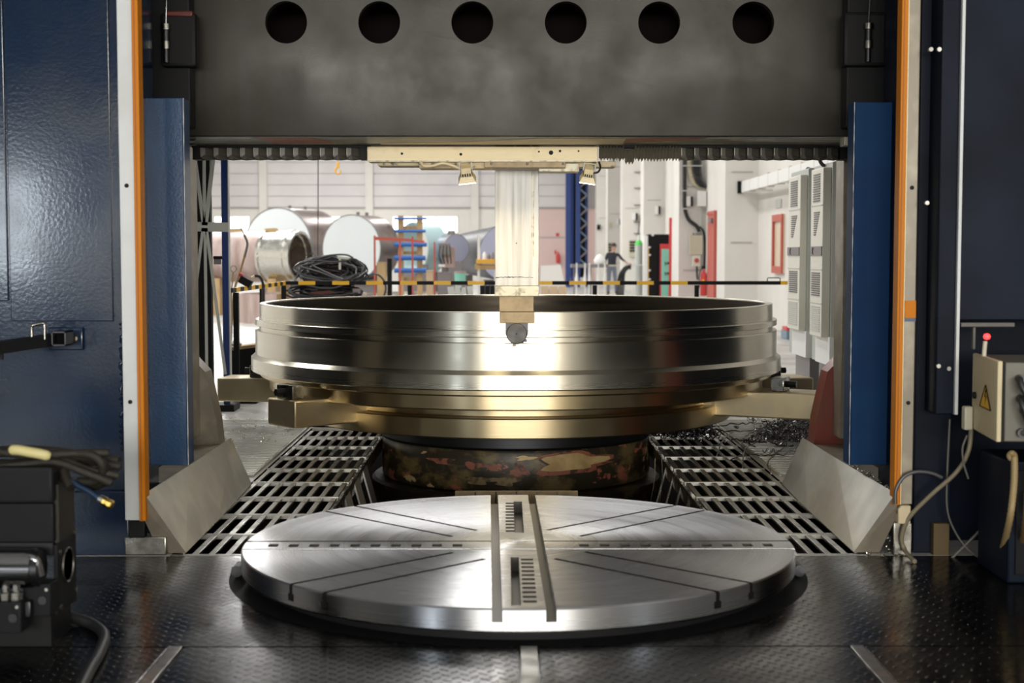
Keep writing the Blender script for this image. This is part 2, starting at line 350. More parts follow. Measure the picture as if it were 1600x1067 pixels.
# back wall with its panels, ledge, pilasters and windows
wb = structure(obj('wall_back', MB().box(-16, XR + .3, YB, YB + .3, 0, 9), M['seam'], smooth=None))
pil = [P(px, 395, YB).x for px in (413 - 165, 413, 578, 742, 742 + 165)]
pil = [pil[0] - 5.5 * 2, pil[0] - 5.5] + pil
ledge_z = P(500, 325, YB).z
ph = 0.58
panel_src = None
for i in range(len(pil) - 1):
    x0, x1 = pil[i] + 0.20, pil[i + 1] - 0.20
    for k in range(6):
        z0 = ledge_z + 0.03 + k * ph
        obj('panel', MB().box(x0 + .01, x1 - .01, YB - 0.070, YB, z0 + .012, z0 + ph - .012), M['wall_lilac'], wb, None)
    obj('upper_panel', MB().box(x0 + .01, x1 - .01, YB - 0.070, YB, ledge_z + .03 + 6 * ph + .012, 9), M['wall_lilac'], wb, None)
for x in pil:
    obj('pilaster', MB().box(x - .20, x + .20, YB - 0.250, YB, 0, 9), M['wall'], wb, None)
wz0, wz1 = P(500, 364.5, YB).z, P(500, 337.5, YB).z
wins = [(P(330, 0, YB).x, P(387, 0, YB).x), (P(497, 0, YB).x, P(547, 0, YB).x), (P(611, 0, YB).x, P(715, 0, YB).x)]
wins.insert(0, (wins[0][0] - 4.6, wins[0][0] - 2.2))
wall_m = M['wall']
def lower_bay(x0, x1, ws, m):
    """the plain lower wall of a bay, left open where a window stands"""
    zt = ledge_z
    for a, b, z0, z1 in ([(x0, x1, 0, zt)] if not ws else
                         [(x0, x1, 0, wz0), (x0, x1, wz1, zt), (x0, ws[0], wz0, wz1), (ws[1], x1, wz0, wz1)]):
        if b - a > 0.02: obj('lower_panel', MB().box(a, b, YB - 0.060, YB, z0, z1), m, wb, None)
xs = [pil[0]] + [p for p in pil[1:]]
xr_b = XR + 0.2
lower_bay(pil[0], wins[1][0] - 1.0, wins[0], wall_m)
lower_bay(wins[1][0] - 1.0, P(470, 0, YB).x, wins[1], wall_m)
lower_bay(P(470, 0, YB).x, P(580, 0, YB).x, wins[2], wall_m)
lower_bay(P(580, 0, YB).x, P(820, 0, YB).x, wins[3], wall_m)
lower_bay(P(820, 0, YB).x, xr_b, None, M['wall_pink'])
obj('ledge', MB().box(pil[0], xr_b, YB - 0.140, YB - 0.010, ledge_z - .03, ledge_z + .02), M['seam'], wb, None)
obj('wall_joint', MB().box(P(843, 0, YB).x, P(918, 0, YB).x, YB - 0.080, YB - 0.050, P(0, 371, YB).z - .03, P(0, 371, YB).z + .03), M['seam'], wb, None)
for i, (a, b) in enumerate(wins):
    w_ = structure(obj('window_%d' % (i + 1), MB().box(a, b, YB - 0.030, YB, wz0, wz1), M['sky_pane'], smooth=None))
    fr = MB()
    for z in (wz0, wz1 - .05): fr.box(a, b, YB - 0.100, YB - 0.035, z, z + .05)
    nm = 3 if b - a > 2 else 2
    for k in range(nm + 1):
        x = a + (b - a - .05) * k / nm; fr.box(x, x + .05, YB - 0.100, YB - 0.035, wz0 + .05, wz1 - .05)
    obj('window_frame', fr, M['wall'], w_, None)
# right wall with piers
wr = structure(obj('wall_right', MB().box(XR, XR + .3, -9, YB, 0, 9), M['wall'], smooth=None))
def dpt(px, X): return 2222.0 * (X + 0.07) / (px - 790.0)
pier_d = [dpt(1132, XP), dpt(1060, XP), dpt(1005, XP), dpt(972, XP), dpt(949, XP), dpt(932, XP)]
for i, d in enumerate(pier_d):
    pr = structure(obj('trim_%d' % (i + 1), MB().box(XP, XR, d, d + 1.1, 0, 9), M['wall'], smooth=None, origin=(XP, d, 0)))
    for z in ((0.42, 1.66, 3.09, 4.4) if i == 0 else (1.0, 3.15, 5.2)):
        obj('joint', MB().box(XP + .12, XR - .12, d - .012, d - .002, z - .012, z + .012), M['seam'], pr, None)
structure(obj('wall_left', MB().box(-16.3, -16, -9, YB, 0, 9), M['wall'], smooth=None))
wn = structure(obj('wall_rear', MB().box(-16, XR + .3, -9.3, -9, 0, 9), M['darkwall'], smooth=None))
for i, x in enumerate((-11.6, -7.6, -3.6)):
    wz = structure(obj('window_%d' % (i + 7), MB().box(x - 1.8, x + 1.8, -8.99, -8.95, .8, 3.4), M['bay_pane'], smooth=None))
    fr = MB()
    for k in range(4): fr.box(x - 1.85 + 1.2 * k, x - 1.75 + 1.2 * k, -8.95, -8.85, .8, 3.4)
    for z in (.75, 2.05, 3.35): fr.box(x - 1.85, x + 1.85, -8.95, -8.86, z, z + .1)
    obj('window_frame', fr, M['darkwall'], wz, None)
# ------------------------------------------------------------------ front platform
TC = Vector((-0.013, 6.46, 0)); TR = 1.25
pf = thing('platform', 'dark oily checker-plate platform around the foreground round table', 'platform', (0, 5.2, -0.012))
def plate(x0, x1, y0, y1, m='plate_dark', z0=-.010, z1=0.0, nm='plate'):
    return obj(nm, MB().cbox(((x0 + x1) / 2, (y0 + y1) / 2, (z0 + z1) / 2), (x1 - x0, y1 - y0, z1 - z0), bev=.002), M[m], pf, None)
rearp = obj('plate', MB().box(-3.6, 3.6, 5.175, 6.74, -.010, 0), M['plate_dark'], pf, None)
cut(rearp, [MB().cyl((TC.x, TC.y, -.2), (TC.x, TC.y, .2), TR + .055, 96)])
obj('recess_shade', MB().lathe([(0, -.0112), (TR + .10, -.0112)], TC, 64), M['black'], pf, None)  # black disc stands in for shade in the gap around the table
for a, b in ((-3.6, -1.315), (-1.255, -.022), (.052, 1.195), (1.255, 3.6)): plate(a, b, 3.3, 5.165)
for a, b in ((-1.309, -1.261), (-.016, .046), (1.201, 1.249)): plate(a, b, 3.3, 5.165, 'steel', z1=.004, nm='cover_strip')
# ------------------------------------------------------------------ round table in the foreground
tz1, tz0 = 0.13, 0.035
tb = thing('rotary_table', 'bright steel round table with radial slots flush in the foreground platform', 'machine table', (TC.x, TC.y, -.012))
prof = [(0, tz0), (TR - .01, tz0), (TR, tz0 + .01), (TR, tz1 - .006), (TR - .006, tz1), (0, tz1)]
disc = obj('table_plate', MB().lathe(prof, TC, 160), M['table'], tb, 30, origin=(TC.x, TC.y, tz1), merge=True)
def T(px, py): return PZ(px, py, tz1)
def slotbox(a, b, wd, dp, ext=0.0):
    a = Vector(a); b = Vector(b); d = (b - a).normalized(); b = b + d * ext
    return MB().bar((a.x, a.y, tz1 - dp / 2 + .01), (b.x, b.y, tz1 - dp / 2 + .01), wd, dp + .02)
c1 = MB()
xa = (T(769, 956).x + T(785, 956).x) / 2; xb = (T(855, 956).x + T(870, 956).x) / 2
far_l, far_r = T(772.5, 777), T(831, 777)
for p, q in ((far_l, T(777, 956)), (far_r, T(862.5, 956))):
    d = (q - p).normalized(); c1.bar((p - d * .3) + Vector((0, 0, -.015)), (q + d * .3) + Vector((0, 0, -.015)), .040, .072)
c2 = MB()
for py in (845.3, 857.8):
    y = T(800, py).y; c2.box(TC.x - 1.4, TC.x + 1.4, y - .012, y + .012, tz1 - .03, tz1 + .03)
c3 = MB()
ym = T(800, 851.5).y
for k in range(10):
    for s0 in (420.0, 905.0):
        px = s0 + k * 31.9; xx = T(px, 851.5).x
        c3.box(xx, xx + .044, ym - .034, ym + .026, tz1 - .05, tz1 + .03)
diag = [((737, 827), (563, 792)), ((698.5, 836.6), (515.5, 800)), ((698.5, 865), (443, 915)), ((748, 875), (490.6, 929)),
        ((863, 826.7), (1044, 791.6)), ((914.4, 836), (1092, 799)), ((876, 874.7), (1145, 929)), ((924, 864), (1189, 913.6))]
c4 = MB(); c5 = MB()
for a, b in diag:
    A, B = T(*a), T(*b); d = (B - A).normalized(); B = B + d * .3
    c4.bar(A + Vector((0, 0, -.005)), B + Vector((0, 0, -.005)), .021, .08)
    c5.bar(A + Vector((0, 0, -.052)), B + Vector((0, 0, -.052)), .040, .030)
    c4.bar(A - d * .035 + Vector((0, 0, -.005)), A + d * .035 + Vector((0, 0, -.005)), .024, .081)
c6 = MB()
for (x0, x1, ya, yb) in ((804, 819, 783.5, 832), (799, 815, 870.5, 946)):
    p, q = T(x0, yb), T(x1, ya); pr_, qr = T(x1, yb), T(x0, ya)
    c6.box(min(p.x, qr.x), max(pr_.x, q.x) - .012, p.y, q.y, tz1 - .06, tz1 + .03)
c7 = MB()
for (x0, x1, ya, yb, n) in ((790, 803.5, 784, 832, 10), (815.5, 836, 871, 943, 11)):
    y0, y1 = T(800, yb).y, T(800, ya).y; xl, xr = T(x0, (ya + yb) / 2).x, T(x1, (ya + yb) / 2).x
    for k in range(n):
        y = y0 + (y1 - y0) * (k + .2) / n; c7.box(xl, xr, y, y + (y1 - y0) / n * .5, tz1 - .02, tz1 + .03)
cut(disc, [c1])
cut(disc, [c2, c3, c4, c5, c6, c7])
disc.data.materials.append(M['slot'])
for p_ in disc.data.polygons:      # shade in the narrow slots is put into a dark steel; the two wide channels stay bright
    c_ = p_.center; r_ = math.hypot(c_.x, c_.y)
    if c_.z < -.003 and r_ < TR - .02 and c_.z > -.0945 + .005 and not (abs(c_.x) < .13 and (abs(p_.normal.x) > .5 or c_.z < -.065) and abs(c_.y) > .02 and abs(abs(c_.x - .005) - .06) > .25): p_.material_index = 1
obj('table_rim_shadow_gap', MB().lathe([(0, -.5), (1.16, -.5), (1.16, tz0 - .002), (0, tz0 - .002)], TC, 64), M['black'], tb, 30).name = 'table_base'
for a in (-4, 184):   # roller seats in the ring gap
    p = TC + Vector(((TR + .02) * math.cos(math.radians(a)), (TR + .02) * math.sin(math.radians(a)), 0))
    obj('guide_roller', MB().cyl(p + Vector((0, -.05, .02)), p + Vector((0, .05, .02)), .026, 14), M['tooldark'], tb, 40)
# ------------------------------------------------------------------ gratings over the pit
GZ = -0.005
for sgn, side in ((-1, 'left'), (1, 'right')):
    g = thing('floor_grating', 'steel bar grating over the pit, %s' % ('with pale side bars, by the grey column foot' if sgn < 0 else 'near the swarf and red column foot'),
              'grating', (sgn * 1.37, 9.0, -.05))
    xi, xo = sgn * 1.09, sgn * 1.655
    y0, y1 = 6.76, 11.6
    src = None
    for k in range(8):
        x = xi + (xo - xi) * k / 7
        mb = MB().cbox((x, (y0 + y1) / 2, GZ - .007), (.030, y1 - y0, .014), bev=.002)
        if src is None: src = obj('slat', mb, M['steel'], g, 30, origin=(x, (y0 + y1) / 2, GZ - .007))
        else: copy_at(src, (x, (y0 + y1) / 2, GZ - .007), g)
    src = None
    for y in [6.785] + [8.97 + .56 * k for k in range(-3, 6)]:
        mb = MB().cbox(((xi + xo) / 2, y, GZ - .010), (abs(xo - xi) + .05, .034, .026), bev=.002)
        if src is None: src = obj('cross_bar', mb, M['steel'], g, 30, origin=((xi + xo) / 2, y, GZ - .010))
        else: copy_at(src, ((xi + xo) / 2, y, GZ - .010), g)
    src = None; y = 7.29 if sgn < 0 else 7.1     # bars hanging down the inner side
    while y < 10.4:
        a = Vector((xi + sgn * .0, y, GZ - .045)); b = Vector((xi - sgn * .13, y - .02, -.52))
        if src is None: src = obj('side_bar', MB().bar(a, b, (.26 if sgn < 0 else .03), .012, up=(-sgn, 0, .3)), M['sheet'] if sgn < 0 else M['oily'], g, 30, origin=a)
        else: copy_at(src, a, g)
        y += .56 if sgn < 0 else .43
    obj('edge_beam', MB().cbox((xi, (y0 + y1) / 2, -.10), (.03, y1 - y0, .10)), M['oily'], g, None)
# ------------------------------------------------------------------ sloping chip deflectors and bright floor plates
for sgn in (-1, 1):
    d = thing('chip_deflector', 'bent grey sheet-metal deflector leaning at the foot of the %s post' % ('blue', 'blue')[sgn > 0] + (' nearest the valve stand' if sgn < 0 else ' nearest the electrical box'), 'metal sheet', (sgn * 1.7, 7.8, 0))
    b0 = Vector((sgn * 1.615, 6.80, .004)); b1 = Vector((sgn * 1.665, 8.86, .004))
    t0 = Vector((sgn * 1.79, 6.72, .305)); t1 = Vector((sgn * 1.775, 8.78, .305))
    nrm = Vector((sgn * .9, 0, -.45)).normalized() * .012
    md = 0.42 if sgn < 0 else 0.55
    bm_ = b0.lerp(b1, md); tm = t0.lerp(t1, md)
    mbd = MB(); k = Vector((-sgn * .012, 0, .004))
    vs = [b0, bm_ + k, b1, t1, tm + k, t0]
    mbd.add(vs + [v + nrm for v in vs], [(0, 1, 4, 5), (1, 2, 3, 4), (6, 11, 10, 7), (7, 10, 9, 8), (0, 6, 7, 1), (1, 7, 8, 2), (2, 8, 9, 3), (3, 9, 10, 4), (4, 10, 11, 5), (5, 11, 6, 0)])
    obj('sheet', mbd, M['sheet'], d, None)
    nr = Vector((-sgn, 0, .5)).normalized()
    c0 = b0.lerp(t0, .03); 
    obj('end_flange', MB().prism([b0 + Vector((0, -.002, 0)), t0, t0 + Vector((sgn * .05, 0, -.02)), Vector((sgn * 1.74, b0.y, .004))], (0, 0, 0), (0, .012, 0)), M['foot'], d, None)
    for f_ in (.3, .75):
        p = b0.lerp(b1, f_).lerp(t0.lerp(t1, f_), .55)
        obj('bolt', MB().cyl(p, p + nr * .012, .012, 6), M['steel'], d, 30)
    fp = thing('floor_plate', 'oily ribbed floor plate %s' % ('beside the grey column foot, left of the left grating' if sgn < 0 else 'strewn with swarf by the red column foot'), 'floor plate', (sgn * 2.5, 10.6, 0.0))
    for (ya, yb) in ((9.16, 10.7), (10.71, 12.3)):
        obj('plate', MB().cbox((sgn * (1.705 + 3.3) / 2, (ya + yb) / 2, .006), (3.3 - 1.705, yb - ya, .012), bev=.002), M['plate_light'], fp, None)
    for k in range(38):
        y = 9.22 + k * .08
        if k == 0: rib = obj('rib', MB().cbox((sgn * 2.5, y, .014), (1.56, .022, .008), bev=.003), M['sheet'], fp, 30, origin=(sgn * 2.5, y, .014))
        else: copy_at(rib, (sgn * 2.5, y, .014), fp)
# ------------------------------------------------------------------ the columns
for sgn, side in ((-1, 'left'), (1, 'right')):
    if sgn < 0: lab = 'huge glossy navy machine column with a white guide bar and orange strip, patched cover panel'
    else: lab = 'dark navy machine column behind the electrical box, with grey guide bar and orange strip'
    col = thing('machine_column', lab, 'machine column', (sgn * 2.6, 7.8, 0))
    S = lambda a, b: (min(a, b), max(a, b))
    def bx(x0, x1, y0, y1, z0, z1, bev=.006):
        a, b = S(sgn * x0, sgn * x1)
        return MB().cbox(((a + b) / 2, (y0 + y1) / 2, (z0 + z1) / 2), (b - a, y1 - y0, z1 - z0), bev=bev)
    if sgn < 0:
        obj('front_wall', bx(1.90, 4.2, 6.80, 7.46, .0, 5.2), M['navy'], col, 40)
        obj('plinth', bx(1.88, 4.2, 6.765, 6.80, .0, .31), M['navy'], col, 40)
        x0 = -P(174, 300, 6.79).x; x1 = -P(13, 300, 6.79).x
        obj('cover_panel', bx(x0, x1, 6.786, 6.80, P(0, 502, 6.79).z, 5.1, .004), M['navy'], col, 40)
        obj('cover_panel', bx(x1 + .01, 4.1, 6.788, 6.80, P(0, 470, 6.79).z, 5.1, .004), M['navy'], col, 40)
        x0 = -P(193, 300, 6.79).x
        wl = MB(); z = .5
        pts = []
        while z < 1.12: pts.append((-P(186, 300, 6.79).x * -1 + random.uniform(-.012, .012), 6.795, z)); z += .012
        wl.tube(pts, [random.uniform(.004, .012) for _ in pts], 6)
        obj('weld_seam', wl, M['navy'], col, 60)
    else:
        obj('front_wall', bx(1.90, 2.08, 6.80, 7.46, .0, 5.2), M['navy_shaded'], col, 40)
        xa = P(1460, 300, 6.7).x; xb = P(1488, 300, 6.7).x
        obj('corner_channel', bx(xa, xb, 6.62, 6.80, P(0, 645, 6.7).z, 5.1), M['navy_shaded'], col, 40)
        obj('channel_edge', bx(xb, xb + .015, 6.60, 6.80, P(0, 645, 6.7).z, 5.1, .002), M['rod_white'], col, None)
        obj('side_panel', bx(xb + .015, 4.1, 6.66, 6.80, P(0, 500, 6.7).z, 5.1), M['navy_shaded'], col, 40)
        obj('rear_panel', bx(2.08, 4.1, 7.1, 7.46, 0, 5.1), M['navy_shaded'], col, 40)
        for (px, py) in ((1455, 77), (1468, 77), (1449, 317), (1467, 572), (1483, 576)):
            p = P(px, py, 6.61); obj('bolt', MB().cyl(p, p + Vector((0, .02, 0)), .010, 10), M['steel'], col, 30)
    obj('rear_wall', bx(2.03, 4.2, 7.46, 8.75, 0, 5.2), M['navy_shaded'], col, 40)
    obj('guideway', bx(2.0, 2.12, 8.75, 8.95, .3, 2.12), M['foot'], col, 40)
    obj('dark_gap_filler', bx(1.85, 2.4, 8.75, 8.95, 2.125, 5.0), M['black'], col, 40)  # black filler added to keep the gap above the cover dark
    obj('unseen_housing', bx(2.66, 4.2, 8.96, 10.5 if sgn < 0 else 10.4, 0, 5.2), M['navy_shaded'], col, 40)  # added out of view, length set to darken the ring's reflections
    # white bar, its bolt holes and the orange strip
    w0, w1, o0, o1 = ((1.884, 1.815, 1.811, 1.780) if sgn < 0 else (1.871, 1.816, 1.808, 1.778))
    zb = P(0, 812 if sgn < 0 else 788, 6.74).z
    bar = obj('guide_bar', bx(w1, w0, 6.72, 6.80, zb, 5.1, .004), M['rod_white'] if sgn < 0 else M['foot'], col, 40)
    obj('bar_edge', bx(w1 - .004, w1, 6.715, 6.80, zb, 5.1, 0), M['cream'] if sgn > 0 else M['rod_white'], col, None)
    for py in ((290, 628) if sgn < 0 else (293, 630)):
        p = P(0, py, 6.72); x = sgn * (w0 + w1) / 2
        obj('bolt_hole', MB().cyl((x, 6.716, p.z), (x, 6.722, p.z), .010, 14), M['black'], col, 40)
    st = obj('edge_strip', bx(o0, o1, 6.70, 6.78, zb, 5.1, .004), M['orange'], col, 40)
    xm = sgn * (o0 + o1) / 2
    obj('groove', MB().cbox((xm - .003, 6.699, (zb + 5.1) / 2), (.005, .004, 5.1 - zb)), M['orange_dark'], col, None)
    if sgn > 0:
        z0, z1 = P(0, 497, 6.71).z, P(0, 470, 6.71).z
        obj('marker_plate', bx(w1 + .002, w0 - .001, 6.712, 6.72, z0, z1, 0), M['orange'], col, None)
        obj('marker_plate', bx(w1 + .002, w0 - .001, 6.712, 6.72, z0 - .017, z0 - .001, 0), M['post'], col, None, label='narrow blue marker plate')
        obj('strip_foot', bx(1.80, 1.86, 6.70, 6.78, .16, zb - .002), M['cream_old'], col, 40)
        obj('bracket', bx(1.79, 1.88, 6.74, 6.80, .0, .16), M['oily'], col, 40)
    else:
        obj('bracket', bx(1.70, 1.90, 6.76, 6.86, .0, .09), M['oily'], col, 40)
        obj('bracket_block', bx(1.80, 1.88, 6.755, 6.80, .085, .17), M['black'], col, 40)
    # column foot
    fx0, fx1 = 1.93, 2.25
    ft = MB(); y0, y1 = 8.95, 9.14
    poly = [Vector((sgn * 2.3, y0, 0)), Vector((sgn * 1.86, y0, 0)), Vector((sgn * 1.90, y0, .40)), Vector((sgn * 1.965, y0, .70)), Vector((sgn * 2.06, y0, .80)), Vector((sgn * 2.3, y0, .80))]
    ft.prism(poly, (0, y0, 0), (0, y1, 0))
    obj('column_foot', ft, M['foot'] if sgn < 0 else M['redfoot'], col, None)
    obj('base_block', bx(1.82, 2.4, 7.47, 8.94, .0, .24, .01), M['foot'], col, 40)
    obj('base_seam', bx(1.815, 1.90, 8.94, 9.0, .18, .2, 0), M['redfoot'] if sgn > 0 else M['foot'], col, None)
    # blue way cover
    wc = thing('way_cover', 'tall blue way cover with a lit glossy face beside the navy column' if sgn < 0 else 'tall blue way cover with shade in its colour, next to the far right orange strip', 'way cover', (sgn * 1.8, 7.35, .335))
    zt, zb2 = P(0, 153 if sgn < 0 else 159, 7.3).z, P(0, 727, 7.3).z
    a, b = S(sgn * 1.715, sgn * 1.97)
    obj('front_sheet', MB().cbox(((a + b) / 2, 7.305, (zt + zb2) / 2), (b - a, .01, zt - zb2), bev=.003), M['post'] if sgn < 0 else M['post_shaded'], wc, 40)
    obj('side_sheet', MB().cbox((sgn * 1.712, 7.372, (zt + zb2) / 2), (.008, .124, zt - zb2), bev=.002), M['post'] if sgn < 0 else M['post_shaded'], wc, 40)
    obj('top_cap', MB().cbox(((a + b) / 2, 7.37, zt - .004), (b - a, .11, .008)), M['post'] if sgn < 0 else M['post_shaded'], wc, None)
    obj('wear_edge', MB().tube([(sgn * 1.7095, 7.302 + random.uniform(-.001, .001), zb2 + (zt - zb2) * k / 60) for k in range(61)], [random.uniform(.0008, .0030) for _ in range(61)], 5), M['rod_white'], wc, 40, label='chipped pale edge')
# ------------------------------------------------------------------ cross rail
BY0, BY1 = 7.80, 8.62
bz = P(0, 212, BY0).z
cr = thing('cross_rail', 'dark grey steel cross rail with six round holes spanning the columns', 'cross rail', (0, 8.2, bz))
fpn = obj('front_plate', MB().cbox((0, BY0 + .03, (bz + 3.5) / 2), (3.94, .06, 3.5 - bz), bev=.004), M['beam'], cr, 30)
hz = P(0, 34.5, BY0).z
hx = [P(px, 34.5, BY0).x for px in (447, 592.5, 738, 884, 1030, 1177)]
hc = MB()
for x in hx: hc.cyl((x, BY0 - .1, hz), (x, BY0 + .2, hz), .1135, 64)
cut(fpn, [hc])
for x in hx:
    obj('hole_lining', MB().lathe([(.1135, 0), (.119, 0), (.119, .12), (.1135, .12)], (x, BY0 + .061, hz), 48, closed=True, axis=(0, 1, 0)), M['hole'], cr, 40)
    obj('hole_back', MB().cyl((x, BY0 + .55, hz), (x, BY0 + .56, hz), .22, 32), M['hole'], cr, 40)
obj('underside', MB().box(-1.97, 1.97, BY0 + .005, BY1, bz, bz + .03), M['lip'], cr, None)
obj('rear_plate', MB().box(-1.97, 1.97, BY1 - .04, BY1, bz + .03, 3.5), M['beam'], cr, None)
obj('top_plate', MB().box(-1.97, 1.97, BY0 + .06, BY1 - .04, 3.46, 3.5), M['beam'], cr, None)
for s in (-1, 1): obj('end_plate', MB().box(s * 1.95 - .02, s * 1.95 + .02, BY0 + .06, BY1 - .04, bz + .03, 3.46), M['beam'], cr, None)
for px0, px1 in ((397, 520),):
    a, b = P(px0, 219, 8.05), P(px1, 219, 8.05)
    obj('red_patch', MB().add([(a.x, 7.9, bz - .0015), (b.x - .1, 7.9, bz - .0015), (b.x, 8.32, bz - .0015), (a.x + .08, 8.36, bz - .0015)], [(0, 1, 2, 3)]), M['redpatch'], cr, None, label='patch of red paint')
obj('red_patch', MB().add([(.62, 7.95, bz - .0015), (1.05, 7.9, bz - .0015), (1.0, 8.1, bz - .0015), (.6, 8.25, bz - .0015)], [(0, 1, 2, 3)]), M['redpatch'], cr, None, label='patch of red paint')
obj('end_block', MB().cbox((P(1322, 222, 7.9).x, 7.9, P(1322, 220, 7.9).z - .005), (.045, .10, .05), bev=.004), M['ram_end'], cr, 30)
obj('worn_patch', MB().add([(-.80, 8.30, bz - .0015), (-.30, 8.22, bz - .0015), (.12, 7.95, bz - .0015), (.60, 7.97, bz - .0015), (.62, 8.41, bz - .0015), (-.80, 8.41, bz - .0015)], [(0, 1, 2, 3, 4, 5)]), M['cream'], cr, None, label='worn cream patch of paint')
e = P(300, 222, 7.95); obj('end_pin', MB().cyl(e + Vector((-.05, 0, .0)), e + Vector((.02, 0, 0)), .02, 12), M['steel'], cr, 40)
for px in (338, 395, 451, 507, 640, 700, 752, 805, 830, 880, 930, 985, 1043, 1100, 1113, 1170, 1226, 1283):
    x = P(px, 230, 8.5).x; obj('bolt', MB().cyl((x, 8.5, bz - .012), (x, 8.5, bz - .001), .007, 8), M['steel'], cr, 40)
for s, px0, px1, py0, py1 in ((-1, 258, 312, 24, 108), (1, 1311, 1380, 23, 107)):
    a, b = P(px0, py1, 7.7), P(px1, py0, 7.7)
    cl = thing('clamp_unit', 'black clamping block with a dark red lid above the lit blue cover' if s < 0 else 'black clamping block with valve fittings on the shaded end of the cross rail', 'clamp', ((a.x + b.x) / 2, 7.7, a.z))
    obj('clamp_body', MB().cbox(((a.x + b.x) / 2, 7.65, (a.z + b.z) / 2), (b.x - a.x, .10, b.z - a.z), bev=.02), M['black'], cl, 40)
    if s < 0: obj('lid', MB().cbox(((a.x + b.x) / 2 + .01, 7.645, b.z - .008), (b.x - a.x - .05, .11, .03), bev=.008), M['darkred'], cl, 40)
    xm = (a.x + b.x) / 2 + (.01 if s > 0 else -.06)
    for k, (r, z0, z1) in enumerate(((.016, .02, .09), (.024, .09, .13), (.02, .13, .19), (.028, .19, .22))):
        obj('fitting', MB().cyl((xm, 7.585, a.z + z0), (xm, 7.585, a.z + z1), r, 14), M['oily'] if k % 2 else M['tooldark'], cl, 40)
    obj('pipe', MB().tube(smoothpath([(xm, 7.585, a.z + .22), (xm + .005, 7.585, a.z + .35), (xm + .012, 7.60, a.z + .6), (xm + .02, 7.62, a.z + 1.0)]), .004, 6), M['oily'], cl, 40)
    obj('rail_guide', MB().cbox((s * 1.895, 7.72, 2.85), (.29, .12, 1.46), bev=.01), M['black'], cl, 40)
# ------------------------------------------------------------------ bellows
def fold_mesh(w_, dpt_, z0, z1, drop, V=0):
    mb = MB(); y = 8.50
    # pleat: flat stretch, ridge and gathered V below; light on the ridge edge is a pale added strip
    x = 0
    mb.add([(0, y, z1), (w_ * .34, y + .004, z1), (w_, y + dpt_, z1), (0, y, z0 + .015), (w_ * .34, y + .004, z0 + .03), (w_, y + dpt_, z0 + .02),
            (0, y + .03, z0), (w_ * .5, y - .004, z0 - drop), (w_, y + .03, z0)],
           [(0, 3, 4, 1), (1, 4, 5, 2), (3, 6, 7, 4), (4, 7, 8, 5)])
    mb.add([(w_, y + dpt_, z1), (w_, y, z1), (w_, y, z0 + .015), (w_, y + dpt_, z0 + .02), (w_, y + .03, z0)], [(0, 1, 2, 3), (3, 2, 4)])
    return mb
bz1, bz0 = bz - .004, P(0, 250, 8.55).z
def bellows(x0, n, pitch, label, flip=False):
    t = thing('bellows', label, 'bellows', (x0, 8.5, bz0))
    mb = fold_mesh(pitch, .05, bz0, bz1, .006)
    src = obj('fold', MB().add([v + Vector((x0, 0, 0)) for v in mb.v], mb.f), M['bellows'], t, None, origin=(x0, 8.5, bz0))
    ed = obj('fold_edge', MB().cbox((x0 + .002, 8.497, (bz0 + bz1) / 2 + .01), (.004, .006, bz1 - bz0 - .03)), M['bellows_lit_edge'], src, None)
    for k in range(1, n):
        p = (x0 + k * pitch, 8.5, bz0)
        c_ = copy_at(src, p, t); e_ = copy_at(ed, p, c_)
        e_.location = ed.location
    obj('backing_strip', MB().box(x0, x0 + n * pitch, 8.56, 8.58, bz0 + .004, bz1), M['rubber'], t, None)
    return t
bx0 = P(310, 0, 8.5).x; pitch = 20.6 * 8.5 / 2222
lb = bellows(bx0, 12, pitch, 'stretched black accordion bellows hanging below the cross rail, above the tanks')
for s_ in (-.6, 12.0): obj('end_plate', MB().box(bx0 + s_ * pitch, bx0 + (s_ + .6) * pitch, 8.5, 8.6, bz0, bz1), M['black'], lb, None)
bx1 = P(1066, 0, 8.5).x
rb = bellows(bx1, 12, pitch, 'black accordion bellows under the rail, bunched tight next to the cream saddle')
xs0 = P(938, 0, 8.5).x; n_t = 26; pt = (bx1 - xs0) / n_t
obj('mount_strip', MB().box(bx0 - .05, bx0 + 12.8 * pitch, 8.49, 8.56, bz - .014, bz - .001), M['black'], cr, None); obj('mount_strip', MB().box(xs0, bx1 + 12.6 * pitch, 8.49, 8.56, bz - .014, bz - .001), M['black'], cr, None)
obj('backing_strip', MB().box(xs0, bx1, 8.56, 8.58, bz0 + .012, bz1), M['rubber'], rb, None)
obj('end_plate', MB().box(bx1 + 12 * pitch, bx1 + 12.6 * pitch, 8.5, 8.6, bz0, bz1), M['black'], rb, None)
src = None
for k in range(n_t):
    x = xs0 + k * pt; dz = random.uniform(-.006, .006) - (.02 if 8 <= k <= 10 else 0)
    mb = MB().add([(x, 8.5, bz1), (x + pt * .5, 8.475, bz1), (x + pt, 8.5, bz1), (x, 8.5, bz0 + .01), (x + pt * .5, 8.475, bz0 + .004), (x + pt, 8.5, bz0 + .01), (x + pt * .5, 8.52, bz0 - .008)],
                  [(0, 3, 4, 1), (1, 4, 5, 2), (3, 6, 4), (4, 6, 5)])
    if src is None: src = obj('tight_fold', mb, M['bellows_lit_edge'], rb, None, origin=(x, 8.5, bz0))
    else: copy_at(src, (x, 8.5, bz0 + dz), rb)
